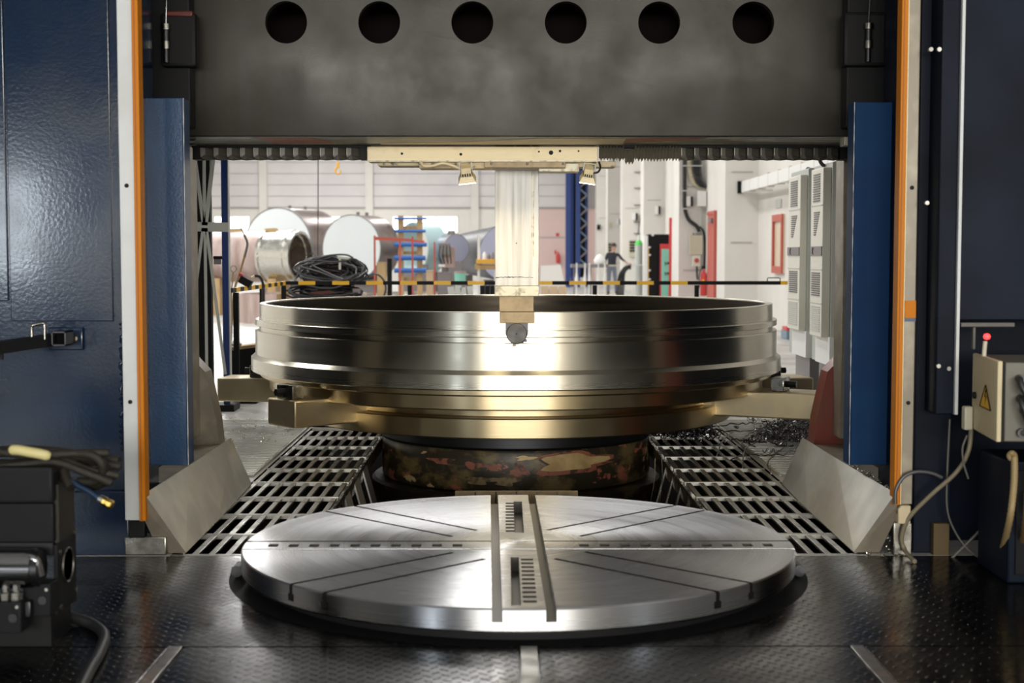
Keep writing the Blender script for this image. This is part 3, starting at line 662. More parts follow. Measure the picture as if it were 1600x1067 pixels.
# ------------------------------------------------------------------ saddle
SY = 8.42
xa, xb = P(572, 0, SY).x, P(935, 0, SY).x
z1, z0 = bz - .012, P(0, 252, SY).z
sd = thing('saddle', 'cream painted saddle box under the middle of the cross rail', 'saddle', ((xa + xb) / 2, 8.6, z0))
obj('front_cover', MB().cbox(((xa + xb) / 2, SY + .1, (z0 + z1) / 2), (xb - xa, .2, z1 - z0), bev=.006), M['cream'], sd, 40)
def plt(nm, px0, px1, py0, py1, y, th, m, b=.003):
    a, b_ = P(px0, py1, y), P(px1, py0, y)
    return obj(nm, MB().cbox(((a.x + b_.x) / 2, y + th / 2, (a.z + b_.z) / 2), (b_.x - a.x, th, b_.z - a.z), bev=b), M[m], sd, 40)
plt('lower_plate', 590, 665, 250, 259, 8.52, .2, 'cream_old'); plt('lower_plate', 655, 770, 250, 263, 8.50, .2, 'cream_old')
plt('guide_plate', 757, 884, 250, 262, 8.44, .25, 'holder'); plt('lower_plate', 842, 905, 255, 268, 8.53, .2, 'ram_end'); plt('lower_plate', 884, 962, 252, 261, 8.54, .18, 'cream_old')
plt('drip_lip', 574, 934, 250.5, 252.5, SY - .006, .01, 'ram_end', 0)
for px in (600, 655, 712, 768, 824, 880, 922):
    p = P(px, 254, 8.43); obj('bolt', MB().cyl(p, p + Vector((0, 0, -.014)), .006, 8), M['steel'], sd, 40)
for px, py, r in ((628, 240, .008), (720, 241, .009), (861, 238.5, .014), (842, 237, .006), (904, 236, .006), (875, 236, .008)):
    p = P(px, py, SY); obj('paint_chip', MB().cyl(p + Vector((0, -.001, 0)), p + Vector((0, .002, 0)), r, 7), M['black'], sd, 40)
# ------------------------------------------------------------------ ram, holder, tool
RY = 8.86
rl, rr = P(773.5, 300, RY).x, P(842, 300, RY).x; rx = (rl + rr) / 2; rw = rr - rl
zr1, zr0 = P(0, 262, RY).z, P(0, 463, RY).z
ram = thing('ram', 'bright ground-steel square ram hanging from the cream saddle', 'ram', (rx, RY + rw / 2, zr0))
zc = P(0, 447, RY).z; zw = P(0, 433, RY).z
obj('shaft', MB().cbox((rx, RY + rw / 2, (zc + zr1 + .3) / 2), (rw, rw, zr1 + .3 - zc), bev=.004), M['ram'], ram, 40)
obj('ram_end', MB().cbox((rx, RY + rw / 2, (zr0 + zc) / 2), (rw + .003, rw, zc - zr0 - .001), bev=.004), M['ram_end'], ram, 40)
wl = MB().tube([(rl + .003 + rw * .86 * k / 30, RY - .001, zw + random.uniform(-.003, .003)) for k in range(31)], [random.uniform(.0008, .0035) for _ in range(31)], 5)
obj('seam_line', wl, M['tooldark'], ram, 40)
for dx in (.235, .245): obj('scale_strip', MB().cbox((rl + dx * rw / .28, RY - .0015, (zr1 + zw) / 2 + .05), (.006, .003, zr1 - zw - .15)), M['ram_end'], ram, None)
p = P(807, 380, RY); obj('plug', MB().cyl(p + Vector((0, -.002, 0)), p + Vector((0, .004, 0)), .004, 10), M['tooldark'], ram, 40)
th = thing('tool_holder', 'brown steel tool block with a round cutter disc below the bright ram', 'tool holder', (rx, RY + .1, P(0, 540, RY).z))
def tb_(nm, px0, px1, py0, py1, y, d_, m, b=.003):
    a, b_ = P(px0, py1, y), P(px1, py0, y)
    return obj(nm, MB().cbox(((a.x + b_.x) / 2, y + d_ / 2, (a.z + b_.z) / 2), (b_.x - a.x, d_, b_.z - a.z), bev=b), M[m], th, 40)
tb_('upper_block', 780, 834, 461.5, 487, RY + .01, .2, 'holder'); tb_('lower_block', 780.5, 835, 487.4, 505, RY + .008, .2, 'holder')
a = P(790, 505, RY + .03); b = P(825, 505, RY + .03); z1_ = P(0, 505, RY).z; z2_ = P(0, 523, RY).z; z3_ = P(0, 537, RY).z
obj('tool_block', MB().prism([Vector((a.x, RY + .03, z1_)), Vector((b.x, RY + .03, z1_)), Vector((b.x, RY + .03, z2_)), Vector((b.x - .03, RY + .03, z3_)), Vector((a.x + .035, RY + .03, z3_)), Vector((a.x, RY + .03, z2_))], (0, 0, 0), (0, .12, 0)), M['tooldark'], th, None)
p = P(807.2, 521.5, RY)
obj('cutter_disc', MB().lathe([(0, -.012), (.004, -.012), (.005, -.014), (.060, -.014), (.064, -.010), (.064, .03), (0, .03)], p, 48, axis=(0, 1, 0)), M['disc_tool'], th, 40)
obj('centre_hole', MB().cyl(p + Vector((0, -.0155, 0)), p + Vector((0, -.013, 0)), .0045, 12), M['black'], th, 40)
obj('insert', MB().cbox(P(803.5, 538.5, RY + .02), (.02, .05, .016), bev=.002), M['holder'], th, 40)
q = P(821, 532, RY); obj('screw', MB().cyl(q, q + Vector((0, .03, 0)), .011, 10), M['tooldark'], th, 40)
# ------------------------------------------------------------------ work lamps on the saddle
def lamp(px, py, lab, tilt, s=1.0):
    Y = 8.36; c = P(px, py, Y)
    t = thing('work_lamp', lab, 'lamp', c, 'work lamps on the saddle')
    R = Euler((math.radians(24), math.radians(tilt), 0)).to_matrix()
    def at(x, y, z): return c + R @ (Vector((x, y, z)) * s)
    def cb(nm, x, y, z, sx, sy, sz, m, b=.003): return obj(nm, MB().cbox(at(x, y, z), (sx * s, sy * s, sz * s), R, bev=b), M[m], t, 40)
    cb('housing', 0, 0, .035, .058, .07, .034, 'cream'); cb('fin_block', 0, 0, .010, .068, .075, .016, 'tooldark')
    for k in range(5): cb('fin', -.028 + k * .014, -.002, .010, .005, .08, .020, 'cream', 0)
    hd = MB(); q = [(.036, .04, .0), (.052, .055, -.034)]
    vs = [at(x * a, y * b_, z) for (x, y, z) in q for (a, b_) in ((-1, -1), (1, -1), (1, 1), (-1, 1))]
    hd.add(vs, [(0, 1, 5, 4), (1, 2, 6, 5), (2, 3, 7, 6), (3, 0, 4, 7), (0, 3, 2, 1)]); obj('reflector', hd, M['cream'], t, None)
    cb('lens', 0, 0, -.036, .098, .104, .006, 'lens', .002)
    for sx in (-1, 1): obj('bracket_arm', MB().bar(at(sx * .036, 0, .03), at(sx * .036, .01, .075), .018, .006, up=(1, 0, 0)), M['rod_white'], t, None)
    obj('bracket', MB().bar(at(-.04, .01, .075), at(.04, .01, .075), .02, .006), M['cream_old'], t, None)
    return t, c, R
M['lens'] = mat('lit_lamp_lens', (1, .95, .8), .3, emit=(1.0, .80, .46), estr=30.0)
l1, c1_, R1 = lamp(729, 273, 'cream work lamp under the saddle, nearer the yellow hook, its cable looping', -6)
l2, c2_, R2 = lamp(919, 274, 'cream work lamp under the saddle, nearer the blue truss column', 8, .92)
obj('cable', MB().tube(smoothpath([P(657, 252, 8.4), P(662, 259, 8.38), P(676, 259, 8.37), P(692, 255, 8.36), P(708, 259, 8.36), P(724, 266, 8.37)]), .008, 8), M['cream'], l1, 60, label='cream cable')
obj('cable', MB().tube(smoothpath([P(926, 270, 8.38), P(934, 269, 8.38), P(938, 262, 8.4), P(936, 253, 8.42)]), .006, 8), M['rubber'], l2, 60, label='black cable')
for c_, R_, nm in ((c1_, R1, 0), (c2_, R2, 1)):
    l = bpy.data.lights.new('work_lamp_light', 'AREA'); l.shape = 'RECTANGLE'; l.size = .09; l.size_y = .09; l.energy = 2.4; l.color = WARM; l.spread = math.radians(110)
    o = bpy.data.objects.new('work_lamp_light', l); C.objects.link(o)
    o.location = c_ + R_ @ Vector((0, 0, -.047)); o.rotation_euler = R_.to_euler()
# ------------------------------------------------------------------ the ring being turned
RC = Vector((0.011, 11.26, 0))
wk = thing('workpiece_ring', 'large stepped bright steel ring being turned on the lathe', 'steel ring', (RC.x, RC.y, .555))
def near(py, R): return 1.45 - (py - 395) * (RC.y - R) / 2222.0
zt = near(487.5, 2.0)
prof = [(1.95, .555), (2.062, .555), (2.067, .56), (2.067, near(587, 2.067)), (2.062, near(586, 2.06)), (2.034, near(579.5, 2.034)), (2.034, near(537, 2.034)), (2.031, near(535.8, 2.03)),
        (2.004, near(535.6, 2.0)), (2.002, near(528, 2.0)), (2.034, near(526.5, 2.03)), (2.034, near(517.5, 2.034)), (2.031, near(516.5, 2.03)), (2.002, near(516.4, 2.0)), (2.000, zt - .004), (1.996, zt), (1.952, zt), (1.948, zt - .004), (1.948, .56)]
obj('bore', MB().lathe([(1.947, zt - .012), (1.9465, .562)], RC, 192), M['inner'], wk, 30, label='bore with shade in its colour')
obj('ring_body', MB().lathe(prof, RC, 256, closed=True), M['ring'], wk, 30, origin=(RC.x, RC.y, .8))
# faceplate under it
fcp = thing('faceplate', 'wide round faceplate with radial clamping arms carrying the steel ring', 'faceplate', (RC.x, RC.y, .02))
def disk(nm, R, z0, z1, R0=0.0, ch=.008, m='disc'):
    pr = [(R0, z0), (R - ch, z0), (R, z0 + ch), (R, z1 - ch), (R - ch, z1), (R0, z1)]
    return obj(nm, MB().lathe(pr, RC, 192, merge_ := 0) if False else MB().lathe(pr, RC, 192), M[m], fcp, 30, origin=(RC.x, RC.y, z1), merge=True)
disk('upper_disc', 1.93, near(643, 1.93), near(619, 1.93)); disk('lower_disc', 1.69, near(688, 1.69), near(655.5, 1.69))
disk('spacer', 1.60, near(655.5, 1.69), near(643, 1.93), m='disc'); disk('jaw_ring', 2.0, near(619, 1.93) + .001, .554, 1.82)
for a in (-24, 9, 48, 90, 132, 171, 222):
    c_, s_ = math.cos(math.radians(a)), math.sin(math.radians(a)); d = Vector((c_, s_, 0)); n_ = Vector((-s_, c_, 0)); L_ = 2.42 if a != 222 else 2.2
    arm = MB().cbox(RC + d * (1.2 + L_) / 2 + Vector((0, 0, .345)), (L_ - 1.2, .34, .19), Matrix((d, n_, Vector((0, 0, 1)))).transposed(), bev=.012)
    ao = obj('clamp_arm', arm, M['arm'] if 'arm' in M else M['disc'], fcp, 40)
    jw = MB().cbox(RC + d * 2.12 + Vector((0, 0, .49)), (.10, .20, .10), Matrix((d, n_, Vector((0, 0, 1)))).transposed(), bev=.008)
    obj('jaw', jw, M['oily'], ao, 40)
    obj('jaw_screw', MB().cyl(RC + d * 2.16 + Vector((0, 0, .49)), RC + d * 2.24 + Vector((0, 0, .49)), .026, 6), M['tooldark'], ao, 30)
# pedestal
pdm = M['pedestal']
pd = thing('pedestal', 'oily round pedestal with flaking rust and cream paint under the faceplate', 'pedestal', (RC.x, RC.y, -.9))
obj('bearing_neck', MB().lathe([(0, .02), (1.06, .02), (1.075, .04), (1.075, .115), (1.10, .125), (1.10, .185), (0, .185)], RC, 96), M['tooldark'], pd, 30, merge=True)
obj('drum', MB().lathe([(0, -.28), (1.05, -.28), (1.06, -.26), (1.06, .0), (1.05, .018), (0, .018)], RC, 96), pdm, pd, 30, merge=True)
random.seed(3)
def patch(a_mid, z_mid, wa, hz_, m, seedn, off=.0012):
    random.seed(seedn); n = 26; ph1, ph2 = random.uniform(0, 6), random.uniform(0, 6); out = []
    for k in range(n):
        t = 2 * math.pi * k / n; rr_ = 1 + .22 * math.sin(3 * t + ph1) + .16 * math.sin(5 * t + ph2) + random.uniform(-.10, .10)
        a_ = a_mid + wa * rr_ * math.cos(t); z_ = z_mid + hz_ * rr_ * math.sin(t) * .8; out.append((a_, min(.012, max(-.255, z_))))
    pt = lambda a_, z_: Vector((RC.x + (1.06 + off) * math.sin(a_), RC.y - (1.06 + off) * math.cos(a_), z_))
    mb = MB(); rings = [[(a_mid + (a_ - a_mid) * q, z_mid + (z_ - z_mid) * q) for a_, z_ in out] for q in (.25, .5, .75, 1.0)]
    mb.add([pt(a_mid, z_mid)] + [pt(*v) for r_ in rings for v in r_], [(0, 1 + k, 1 + (k + 1) % n) for k in range(n)] +
           [(1 + i * n + k, 1 + (i + 1) * n + k, 1 + (i + 1) * n + (k + 1) % n, 1 + i * n + (k + 1) % n) for i in range(3) for k in range(n)])
    obj('paint_patch', mb, M[m], pd, 60)
patch(.42, -.075, .30, .105, 'flake_red', 4); patch(.40, -.07, .245, .075, 'flake_cream', 4, .0022); patch(.06, -.03, .07, .02, 'flake_cream', 8)
patch(.02, -.12, .06, .06, 'flake_red', 12); patch(-.16, -.10, .05, .03, 'flake_red', 15); patch(-.30, -.09, .07, .03, 'flake_red', 18); patch(-.55, -.07, .10, .03, 'flake_red', 23); patch(-.08, -.20, .09, .04, 'flake_tan', 31); patch(-.26, -.2, .10, .035, 'flake_tan', 32)
obj('base_flange', MB().lathe([(0, -.9), (1.14, -.9), (1.14, -.31), (1.12, -.29), (0, -.285)], RC, 96), M['pit_rust'], pd, 30, merge=True)
fa, fb = P(711, 778, 10.05), P(903, 766.5, 10.05)
bt = thing('guard_plate', 'thin brown steel plate standing between the bright table and the pedestal', 'plate', ((fa.x + fb.x) / 2, 8.9, -.9))
fa, fb = P(711, 800, 8.9), P(903, 766.5, 8.9)
obj('plate', MB().cbox(((fa.x + fb.x) / 2, 8.9, (-.9 + fb.z) / 2), (fb.x - fa.x, .012, fb.z + .9), bev=.003), M['holder'], bt, 40)
for k in range(1, 6):
    x = fa.x + (fb.x - fa.x) * k / 6; obj('rib', MB().box(x - .004, x + .004, 8.888, 8.894, -.9, fb.z - .005), M['oily'], bt, None)
# ------------------------------------------------------------------ things in the hall behind
M['tank'] = mat('brown_mill_steel', (0.22, 0.17, 0.155), 0.34, 0.6, col2=(0.32, 0.27, 0.26), scale=1.6, rvar=.1)
M['tank_face'] = mat('bright_tank_head', (0.80, 0.86, 0.88), 0.4, 0.0)
M['pipe'] = mat('pinkish_pipe_steel', (0.38, 0.27, 0.24), 0.52, 0.05, col2=(0.54, 0.43, 0.40), scale=1.5, stretch=(3, 3, .6), rvar=.1)
M['collar'] = mat('machined_collar', (0.72, 0.71, 0.66), 0.25, 1.0, rvar=.08, scale=5)
M['teal'] = mat('pale_teal_shell', (0.42, 0.58, 0.60), 0.45)
M['vessel'] = mat('blue_grey_vessel', (0.16, 0.24, 0.32), 0.45); M['vessel_head'] = mat('lilac_vessel_head', (0.42, 0.43, 0.56), 0.5)
M['darkpipe'] = mat('dark_grey_pipe', (0.055, 0.055, 0.065), 0.45)
M['yellow'] = mat('yellow_band_paint', (0.90, 0.50, 0.012), 0.4)
M['redpaint'] = mat('red_frame_paint', (0.50, 0.10, 0.07), 0.5); M['red'] = mat('red_paint', (0.62, 0.05, 0.05), 0.4)
M['wood'] = mat('raw_timber', (0.55, 0.38, 0.19), 0.7, col2=(0.42, 0.28, 0.14), scale=8, stretch=(1, 1, .2))
M['blue'] = mat('blue_plastic', (0.03, 0.13, 0.42), 0.4); M['green'] = mat('green_paint', (0.10, 0.70, 0.12), 0.4)
M['mint'] = mat('mint_panel', (0.25, 0.62, 0.50), 0.5); M['whitep'] = mat('white_paint', (0.82, 0.82, 0.80), 0.4)
M['acwhite'] = mat('warm_white_plastic', (0.80, 0.77, 0.68), 0.45); M['cab'] = mat('cabinet_grey_paint', (0.56, 0.58, 0.54), 0.45)
M['cabside'] = mat('cabinet_side_grey', (0.46, 0.49, 0.45), 0.45)
M['beige'] = mat('beige_enclosure', (0.58, 0.54, 0.42), 0.5); M['mast'] = mat('blue_mast_paint', (0.02, 0.05, 0.20), 0.35)
M['wrap'] = mat('cloudy_wrap_film', (0.78, 0.76, 0.72), 0.25, spec=.6); M['carton'] = mat('carton_board', (0.62, 0.46, 0.30), 0.8)
M['clutter'] = mat('grey_machine_part', (0.24, 0.22, 0.22), 0.5, 0.3); M['gold'] = mat('yellow_tray', (0.78, 0.42, 0.05), 0.5)
M['cable_hl'] = mat('grey_cable', (0.075, 0.075, 0.08), 0.35, spec=.6)
M['skin'] = mat('skin', (0.50, 0.30, 0.22), 0.5); M['shirt'] = mat('navy_shirt_cloth', (0.022, 0.025, 0.035), 0.8)
M['jeans'] = mat('grey_blue_trouser_cloth', (0.16, 0.19, 0.25), 0.8); M['hair'] = mat('dark_hair', (0.03, 0.022, 0.018), 0.6)
M['bag'] = mat('white_bag_film', (0.9, 0.9, 0.9), 0.4)
M['pane'] = mat('cream_window_pane', (0.72, 0.62, 0.46), 0.2)
def gz(px, d): return P(px, 395, d)                 # on the horizon line of sight, for x
def X(px, d): return P(px, 395, d).x
def Z(py, d): return P(800, py, d).z
def pbox(nm, px0, px1, py0, py1, d, th, m, parent, bev=.004, z0=None):
    a, b = P(px0, py1, d), P(px1, py0, d); zb = a.z if z0 is None else z0
    return obj(nm, MB().cbox(((a.x + b.x) / 2, d + th / 2, (zb + b.z) / 2), (b.x - a.x, th, b.z - zb), bev=bev), M[m], parent, 40)
# railing ---------------------------------------------------------
RD = 16.5; rz = Z(442, RD); rh = .042
rl_ = thing('safety_railing', 'black and yellow banded safety railing with black posts behind the steel ring', 'railing', (X(800, RD), RD, 0))
xc = X(446, RD)
pat = []; x = X(466, RD); wd = 26.4 * RD / 2222
srcs = {}
def band(nm, x0, x1, m):
    return obj(nm, MB().cbox(((x0 + x1) / 2, RD, rz), (x1 - x0, .03, rh)), M[m], rl_, None)
band('black_band', xc, x, 'black')
y_end = X(1075, RD); k = 0
while x < y_end - .02:
    m = 'yellow' if k % 2 == 0 else 'black'
    band(m + '_band', x, min(x + wd, y_end), m); x += wd; k += 1
band('black_band', x if x > y_end else y_end, X(1220, RD), 'black'); band('yellow_band', X(1220, RD), X(1231, RD), 'yellow')
y = RD - .1; k = 0
while y > 13.4:
    m = 'yellow' if k % 2 == 0 else 'black'
    obj(m + '_band', MB().cbox((xc, y - .1, rz), (.03, .2, rh)), M[m], rl_, None); y -= .2; k += 1
for px in (640, 929.5, 1089): obj('post', MB().cbox((X(px, RD), RD, rz / 2 - .012), (.05, .03, rz - .03)), M['black'], rl_, None)
for yy in (13.45, 14.9, 16.35): obj('post', MB().cbox((xc, yy, rz / 2 - .012), (.05, .05, rz - .03)), M['black'], rl_, None)
hb = [P(1199, 440, RD), P(1199, 435, RD), P(1201, 434, RD), P(1217, 434, RD), P(1219, 435, RD), P(1219, 440, RD)]
obj('handle', MB().tube(hb, .006, 6), M['black'], rl_, 40)
# braced black frame ------------------------------------------------
FD = 13.0
bf = thing('braced_frame', 'black steel frame with crossing pale flat bars beside the grey column foot', 'steel frame', (X(330, FD), FD + .2, 0))
obj('back_panel', MB().box(X(304, FD + .25), X(331, FD + .25), FD + .2, FD + .28, 0, 3.0), M['black'], bf, None)
def fbar(a, b, wd=.045, nm='brace', m='sheet'): obj(nm, MB().bar(P(*a, FD), P(*b, FD), wd, .012, up=(0, -1, 0)) if False else MB().bar(P(*a, FD), P(*b, FD), .012, wd, up=(1, 0, 0)), M[m], bf, None)
def flat(a, b, wd, nm='brace', m='cab', th=.012, d=FD):
    A, B = P(*a, d), P(*b, d); dr = (B - A).normalized(); n_ = Vector((0, -1, 0)); sd = dr.cross(n_).normalized() * wd / 2
    obj(nm, MB().prism([A + sd, B + sd, B - sd, A - sd], (0, 0, 0), (0, th, 0)), M[m], bf, None)
for a, b, w_ in (((302, 230), (318, 352), .030), ((318.5, 230), (319, 352), .026), ((334, 240), (321, 352), .036),
                 ((317, 356), (303, 470), .024), ((320, 356), (323, 585), .024), ((322, 356), (352, 585), .026)): flat(a, b, w_)
flat((304, 354), (357, 355), .085, 'gusset_bar')
obj('corner_post', MB().cbox((X(351, FD), FD + .06, 1.5), (.062, .06, 3.0)), M['mast'], bf, None)
obj('post_edge', MB().cbox((X(356.5, FD), FD + .055, 1.5), (.008, .07, 3.0)), M['sheet'], bf, None)
obj('front_post', MB().cbox((X(303.5, FD) - .03, FD + .03, 1.5), (.05, .06, 3.0)), M['black'], bf, None)
obj('foot_rail', MB().cbox((X(330, FD), FD + .1, .03), (.4, .3, .06)), M['black'], bf, None)
tl = thing('tool_bench', 'low black bench with a plank top beside the braced frame', 'bench', (X(376, 13.64), 13.8, 0))
obj('body', MB().box(X(358, 13.64), X(399, 13.64), 13.64, 13.98, 0, Z(546, 13.64)), M['black'], tl, None)
obj('plank', MB().cbox((X(377, 13.6), 13.8, Z(543, 13.6)), (.28, .3, .03), (0, -.12, .1)), M['wood'], tl, None)
tag(obj('grey_puck', MB().lathe([(0, 0), (.07, 0), (.075, .02), (.05, .045), (0, .05)], P(366, 540, 13.66), 20), M['sheet']), 'small grey domed part lying on the low bench', 'metal part')
# tools standing by the railing
def stick(lab, cat, pts, r, m, d, nm, m2=None):
    t = thing(nm, lab, cat, P(*pts[-1], d))
    obj('shaft', MB().tube(smoothpath([P(*p, d) for p in pts], 5), r, 8), M[m], t, 60); return t
t = stick('wooden-handled crook scraper leaning on the railing by the braced frame', 'tool', [(384, 392), (380, 408), (374, 428), (366, 455), (362, 505), (358, 621)], .012, 'wood', 14.2, 'hooked_scraper')
obj('hook', MB().tube(smoothpath([P(*p, 14.2) for p in ((376, 356), (382, 368), (386.5, 380), (384.5, 392), (382, 402))], 6), [.004] * 6 + [.012] * 19, 8), M['clutter'], t, 60)
t = stick('thin stick with a wire ring end standing by the railing', 'tool', [(364, 424), (363, 440), (361, 480), (359, 626)], .007, 'wood', 13.9, 'ring_stick')
obj('ring', MB().tube([P(365 + 4.5 * math.cos(a), 420 + 5 * math.sin(a), 13.9) for a in [k * math.pi / 8 for k in range(17)]], .004, 6), M['clutter'], t, 60)
br = thing('wire_brush', 'wire brush with grey bristles hanging on the braced frame', 'brush', P(339, 402, 13.04))
pbox('brush_back', 333, 346, 400, 405, 13.04, .05, 'black', br); pbox('bristles', 334, 344.5, 405, 413, 13.05, .04, 'clutter', br, 0)
sb = thing('sensor_box', 'tilted black sensor box with a red knob on the banded railing', 'sensor', P(386, 440, 14.0))
R_ = Euler((0, math.radians(30), 0)).to_matrix()
obj('case', MB().cbox(P(384, 440, 14.0), (.125, .10, .075), R_, bev=.008), M['black'], sb, 40)
obj('knob', MB().cyl(P(374, 428, 14.0), P(380, 432, 14.0), .022, 14), M['red'], sb, 40)
obj('plug', MB().cyl(P(393, 434, 14.0), P(398, 431, 14.0), .014, 10), M['cream'], sb, 40)
obj('cable', MB().tube(smoothpath([P(398, 431, 14.0), P(405, 432, 14.0), P(410, 440, 14.05), P(411, 452, 14.1), P(411, 476, 14.2)]), .014, 8), M['rubber'], sb, 60)
# cable heap ---------------------------------------------------------
CD = 17.4
cs = thing('cable_crate', 'red steel crate buried under a heap of black cables behind the railing', 'crate', (X(520, CD), CD, 0))
for i in range(2):
    for j in range(2): obj('leg', MB().cbox((X(492 + 50 * i, CD), CD - .12 + .34 * j, .45), (.04, .04, .9)), M['redpaint'], cs, None)
obj('bin', MB().cbox((X(517, CD), CD + .05, 1.07), (.60, .34, .50), bev=.01), M['redfoot'], cs, 40)
ch = thing('cable_heap', 'heap of black and grey cables piled on a red crate behind the railing', 'cables', (X(520, CD), CD, .8))
random.seed(11)
def loop(cx, cz, rx, rz_, tilt, ph, y, n=20, jit=.02, a1=2 * math.pi):
    out = []
    for k in range(n + 1):
        a = ph + a1 * k / n
        out.append(Vector((cx + rx * math.cos(a) + random.uniform(-jit, jit), y + math.sin(a) * tilt, cz + rz_ * math.sin(a) + random.uniform(-jit, jit) * .6)))
    return smoothpath(out, 3)
for k in range(30):
    obj('cable', MB().tube(loop(X(520 + random.uniform(-9, 12), CD), Z(426, CD) + random.uniform(-.06, .07), random.uniform(.20, .42), random.uniform(.04, .17), random.uniform(-.05, .1), random.uniform(0, 6), CD - .16 - .007 * k), random.choice((.010, .012, .014)), 6), M['cable_hl' if k % 2 else 'rubber'], ch, 60)
for k in range(14):
    obj('cable', MB().tube(loop(X(514 + random.uniform(-10, 14), CD), Z(455, CD) + random.uniform(-.03, .03), random.uniform(.28, .44), random.uniform(.05, .09), .06, random.uniform(0, 6), CD - .26 - .01 * k), .014, 6), M['rubber'], ch, 60)
for pts in ([(575, 430), (588, 428), (599, 437), (603, 450), (600, 462)], [(492, 405), (515, 399), (540, 398), (552, 403)], [(468, 411), (490, 407), (520, 409), (548, 406)], [(468, 416), (500, 425), (530, 436), (556, 434), (572, 424)], [(487, 414), (510, 426), (535, 438)], [(495, 418), (520, 430), (548, 440)]):
    obj('cable', MB().tube(smoothpath([P(*p, CD - .40) for p in pts], 6), .013, 6), M['cable_hl'], ch, 60)
for pts in ([(527, 402), (546, 404)], [(531, 404), (531, 421)]):
    A, B = P(*pts[0], CD - .40), P(*pts[1], CD - .40); obj('tape_tag', MB().bar(A, B, .004, .028, up=(.3, 0, 1)), M['mint_pale'] if 'mint_pale' in M else M['whitep'], ch, None)
pbox('connector', 551, 563, 451, 457, CD - .42, .05, 'clutter', ch)
lead = obj('hanging_cable', MB().tube([P(497, 180, CD - .1), P(497, 330, CD - .1), P(496.5, 404, CD - .16)], .006, 6), M['cable_hl'], None, 60)
tag(lead, 'thin dark cable hanging straight down to the cable heap', 'cable')
tbk = thing('timber_block', 'two upright timber offcuts left of the cable heap under the railing', 'timber', (X(443, 17.3), 17.3, 0))
pbox('post', 438.5, 442, 441, 470, 17.3, .08, 'wood', tbk, z0=0); pbox('post', 443, 451, 443, 470, 17.28, .1, 'wood', tbk, z0=0); pbox('offcut', 432, 438, 459, 467, 17.2, .1, 'wood', tbk, z0=0)
# crane hook -----------------------------------------------------------
HD = 30.0
hk = thing('crane_hook', 'small yellow crane hook hanging below the bellows', 'hook', P(529, 272, HD))
cx_, cz_ = X(529, HD), Z(266.5, HD)
obj('hook', MB().tube([Vector((cx_ + .055 * math.cos(a), HD, cz_ + .07 * math.sin(a))) for a in [math.radians(v) for v in range(100, 361 + 20, 20)]], [.014] + [.02] * 11 + [.016, .012, .008], 8), M['gold'], hk, 60)
obj('block', MB().cbox((cx_, HD, Z(258, HD)), (.06, .06, .14), bev=.015), M['gold'], hk, 40)
obj('rope', MB().cyl((cx_, HD, Z(254, HD)), (cx_, HD, 8.9), .008, 6), M['clutter'], hk, 60)
# big pipe and tanks ---------------------------------------------------
def cyl_between(nm, c0, ax, L, R, m, parent, n=56, wall=None, R2=None):
    ax = Vector(ax).normalized(); R2 = R if R2 is None else R2
    if wall: prof = [(R - wall, 0), (R, 0), (R2, L), (R2 - wall, L)]
    else: prof = [(0, 0), (R, 0), (R2, L), (0, L)]
    return obj(nm, MB().lathe(prof, c0, n, closed=bool(wall), axis=ax), M[m], parent, 30, merge=not wall)
PD = 33.0
c0 = P(470, 401, PD); ax = Vector((-.93, .37, 0)); R = 40 * PD / 2222
pp = thing('collared_pipe', 'pinkish steel pipe with a shiny machined collar lying behind the railing', 'pipe', (c0.x, PD, 0))
pb = cyl_between('pipe_body', c0 + ax * .85, ax, 3.3, R, 'pipe', pp, wall=.05)
cyl_between('collar', c0, ax, .80, R * 1.0, 'collar', pp, wall=.06); cyl_between('collar_flange', c0 + ax * .80, ax, .05, R * 1.06, 'collar', pp, wall=.1); cyl_between('collar_lip', c0 + ax * .16, ax, .05, R * 1.04, 'collar', pp, wall=.1)
for f_ in (.7, 2.2):
    q = c0 + ax * f_; obj('cradle', MB().cbox((q.x, q.y, (c0.z - R) / 2 + .03), (.2, 1.0, c0.z - R + .12)), M['wood'], pp, None)
for px, f_ in ((400, 1.7), (443, .75)):
    q = c0 + ax * f_; tag(obj('wedge_block', MB().prism([q + Vector((-.16, -.1, R - .02)), q + Vector((.16, -.1, R - .02)), q + Vector((.10, -.1, R + .07)), q + Vector((-.16, -.1, R + .06))], (0, 0, 0), (0, .2, 0)), M['wood'], None, None, origin=q + Vector((0, 0, R))), 'brown wedge block on the pinkish pipe, %s' % ('above its collar' if px > 420 else 'at its plain end'), 'block')
def tank(lab, px, py, d, rp, ang, L, body='tank', head='tank_face', wall=None, name='tank', sup=True):
    c = P(px, py, d); R = rp * d / 2222; a = math.radians(ang); ax = Vector((math.sin(a), math.cos(a), 0))
    t = thing(name, lab, 'tank', (c.x, c.y, 0))
    if wall: cyl_between('shell', c, ax, L, R, body, t, wall=wall)
    else:
        cyl_between('shell', c + ax * .02, ax, L, R, body, t); obj('head', MB().lathe([(0, 0), (R * .985, 0), (R * .985, .025), (0, .025)], c - ax * .005, 56, axis=ax), M[head], t, 30, merge=True)
        obj('rim_band', MB().lathe([(R * .99, -.01), (R * 1.012, -.01), (R * 1.012, .12), (R * .99, .12)], c, 56, closed=True, axis=ax), M['clutter'], t, 30)
        for f_ in (.35, .8):
            q = c + ax * L * f_; q.z and obj('lug', MB().cbox((q.x, q.y, q.z + R + .03), (.08, .08, .1)), M['clutter'], t, None)
    if sup:
        for f_ in (.2, .8):
            q = c + ax * L * f_; h = c.z - R * .93
            obj('support', MB().cbox((q.x, q.y, h / 2), (R * 1.1, .2, h)), M['clutter'], t, None)
    return t
tank('large brown tank with a bright white head, highest behind the pinkish pipe', 434, 384, 38, 59, 21, 1.9)
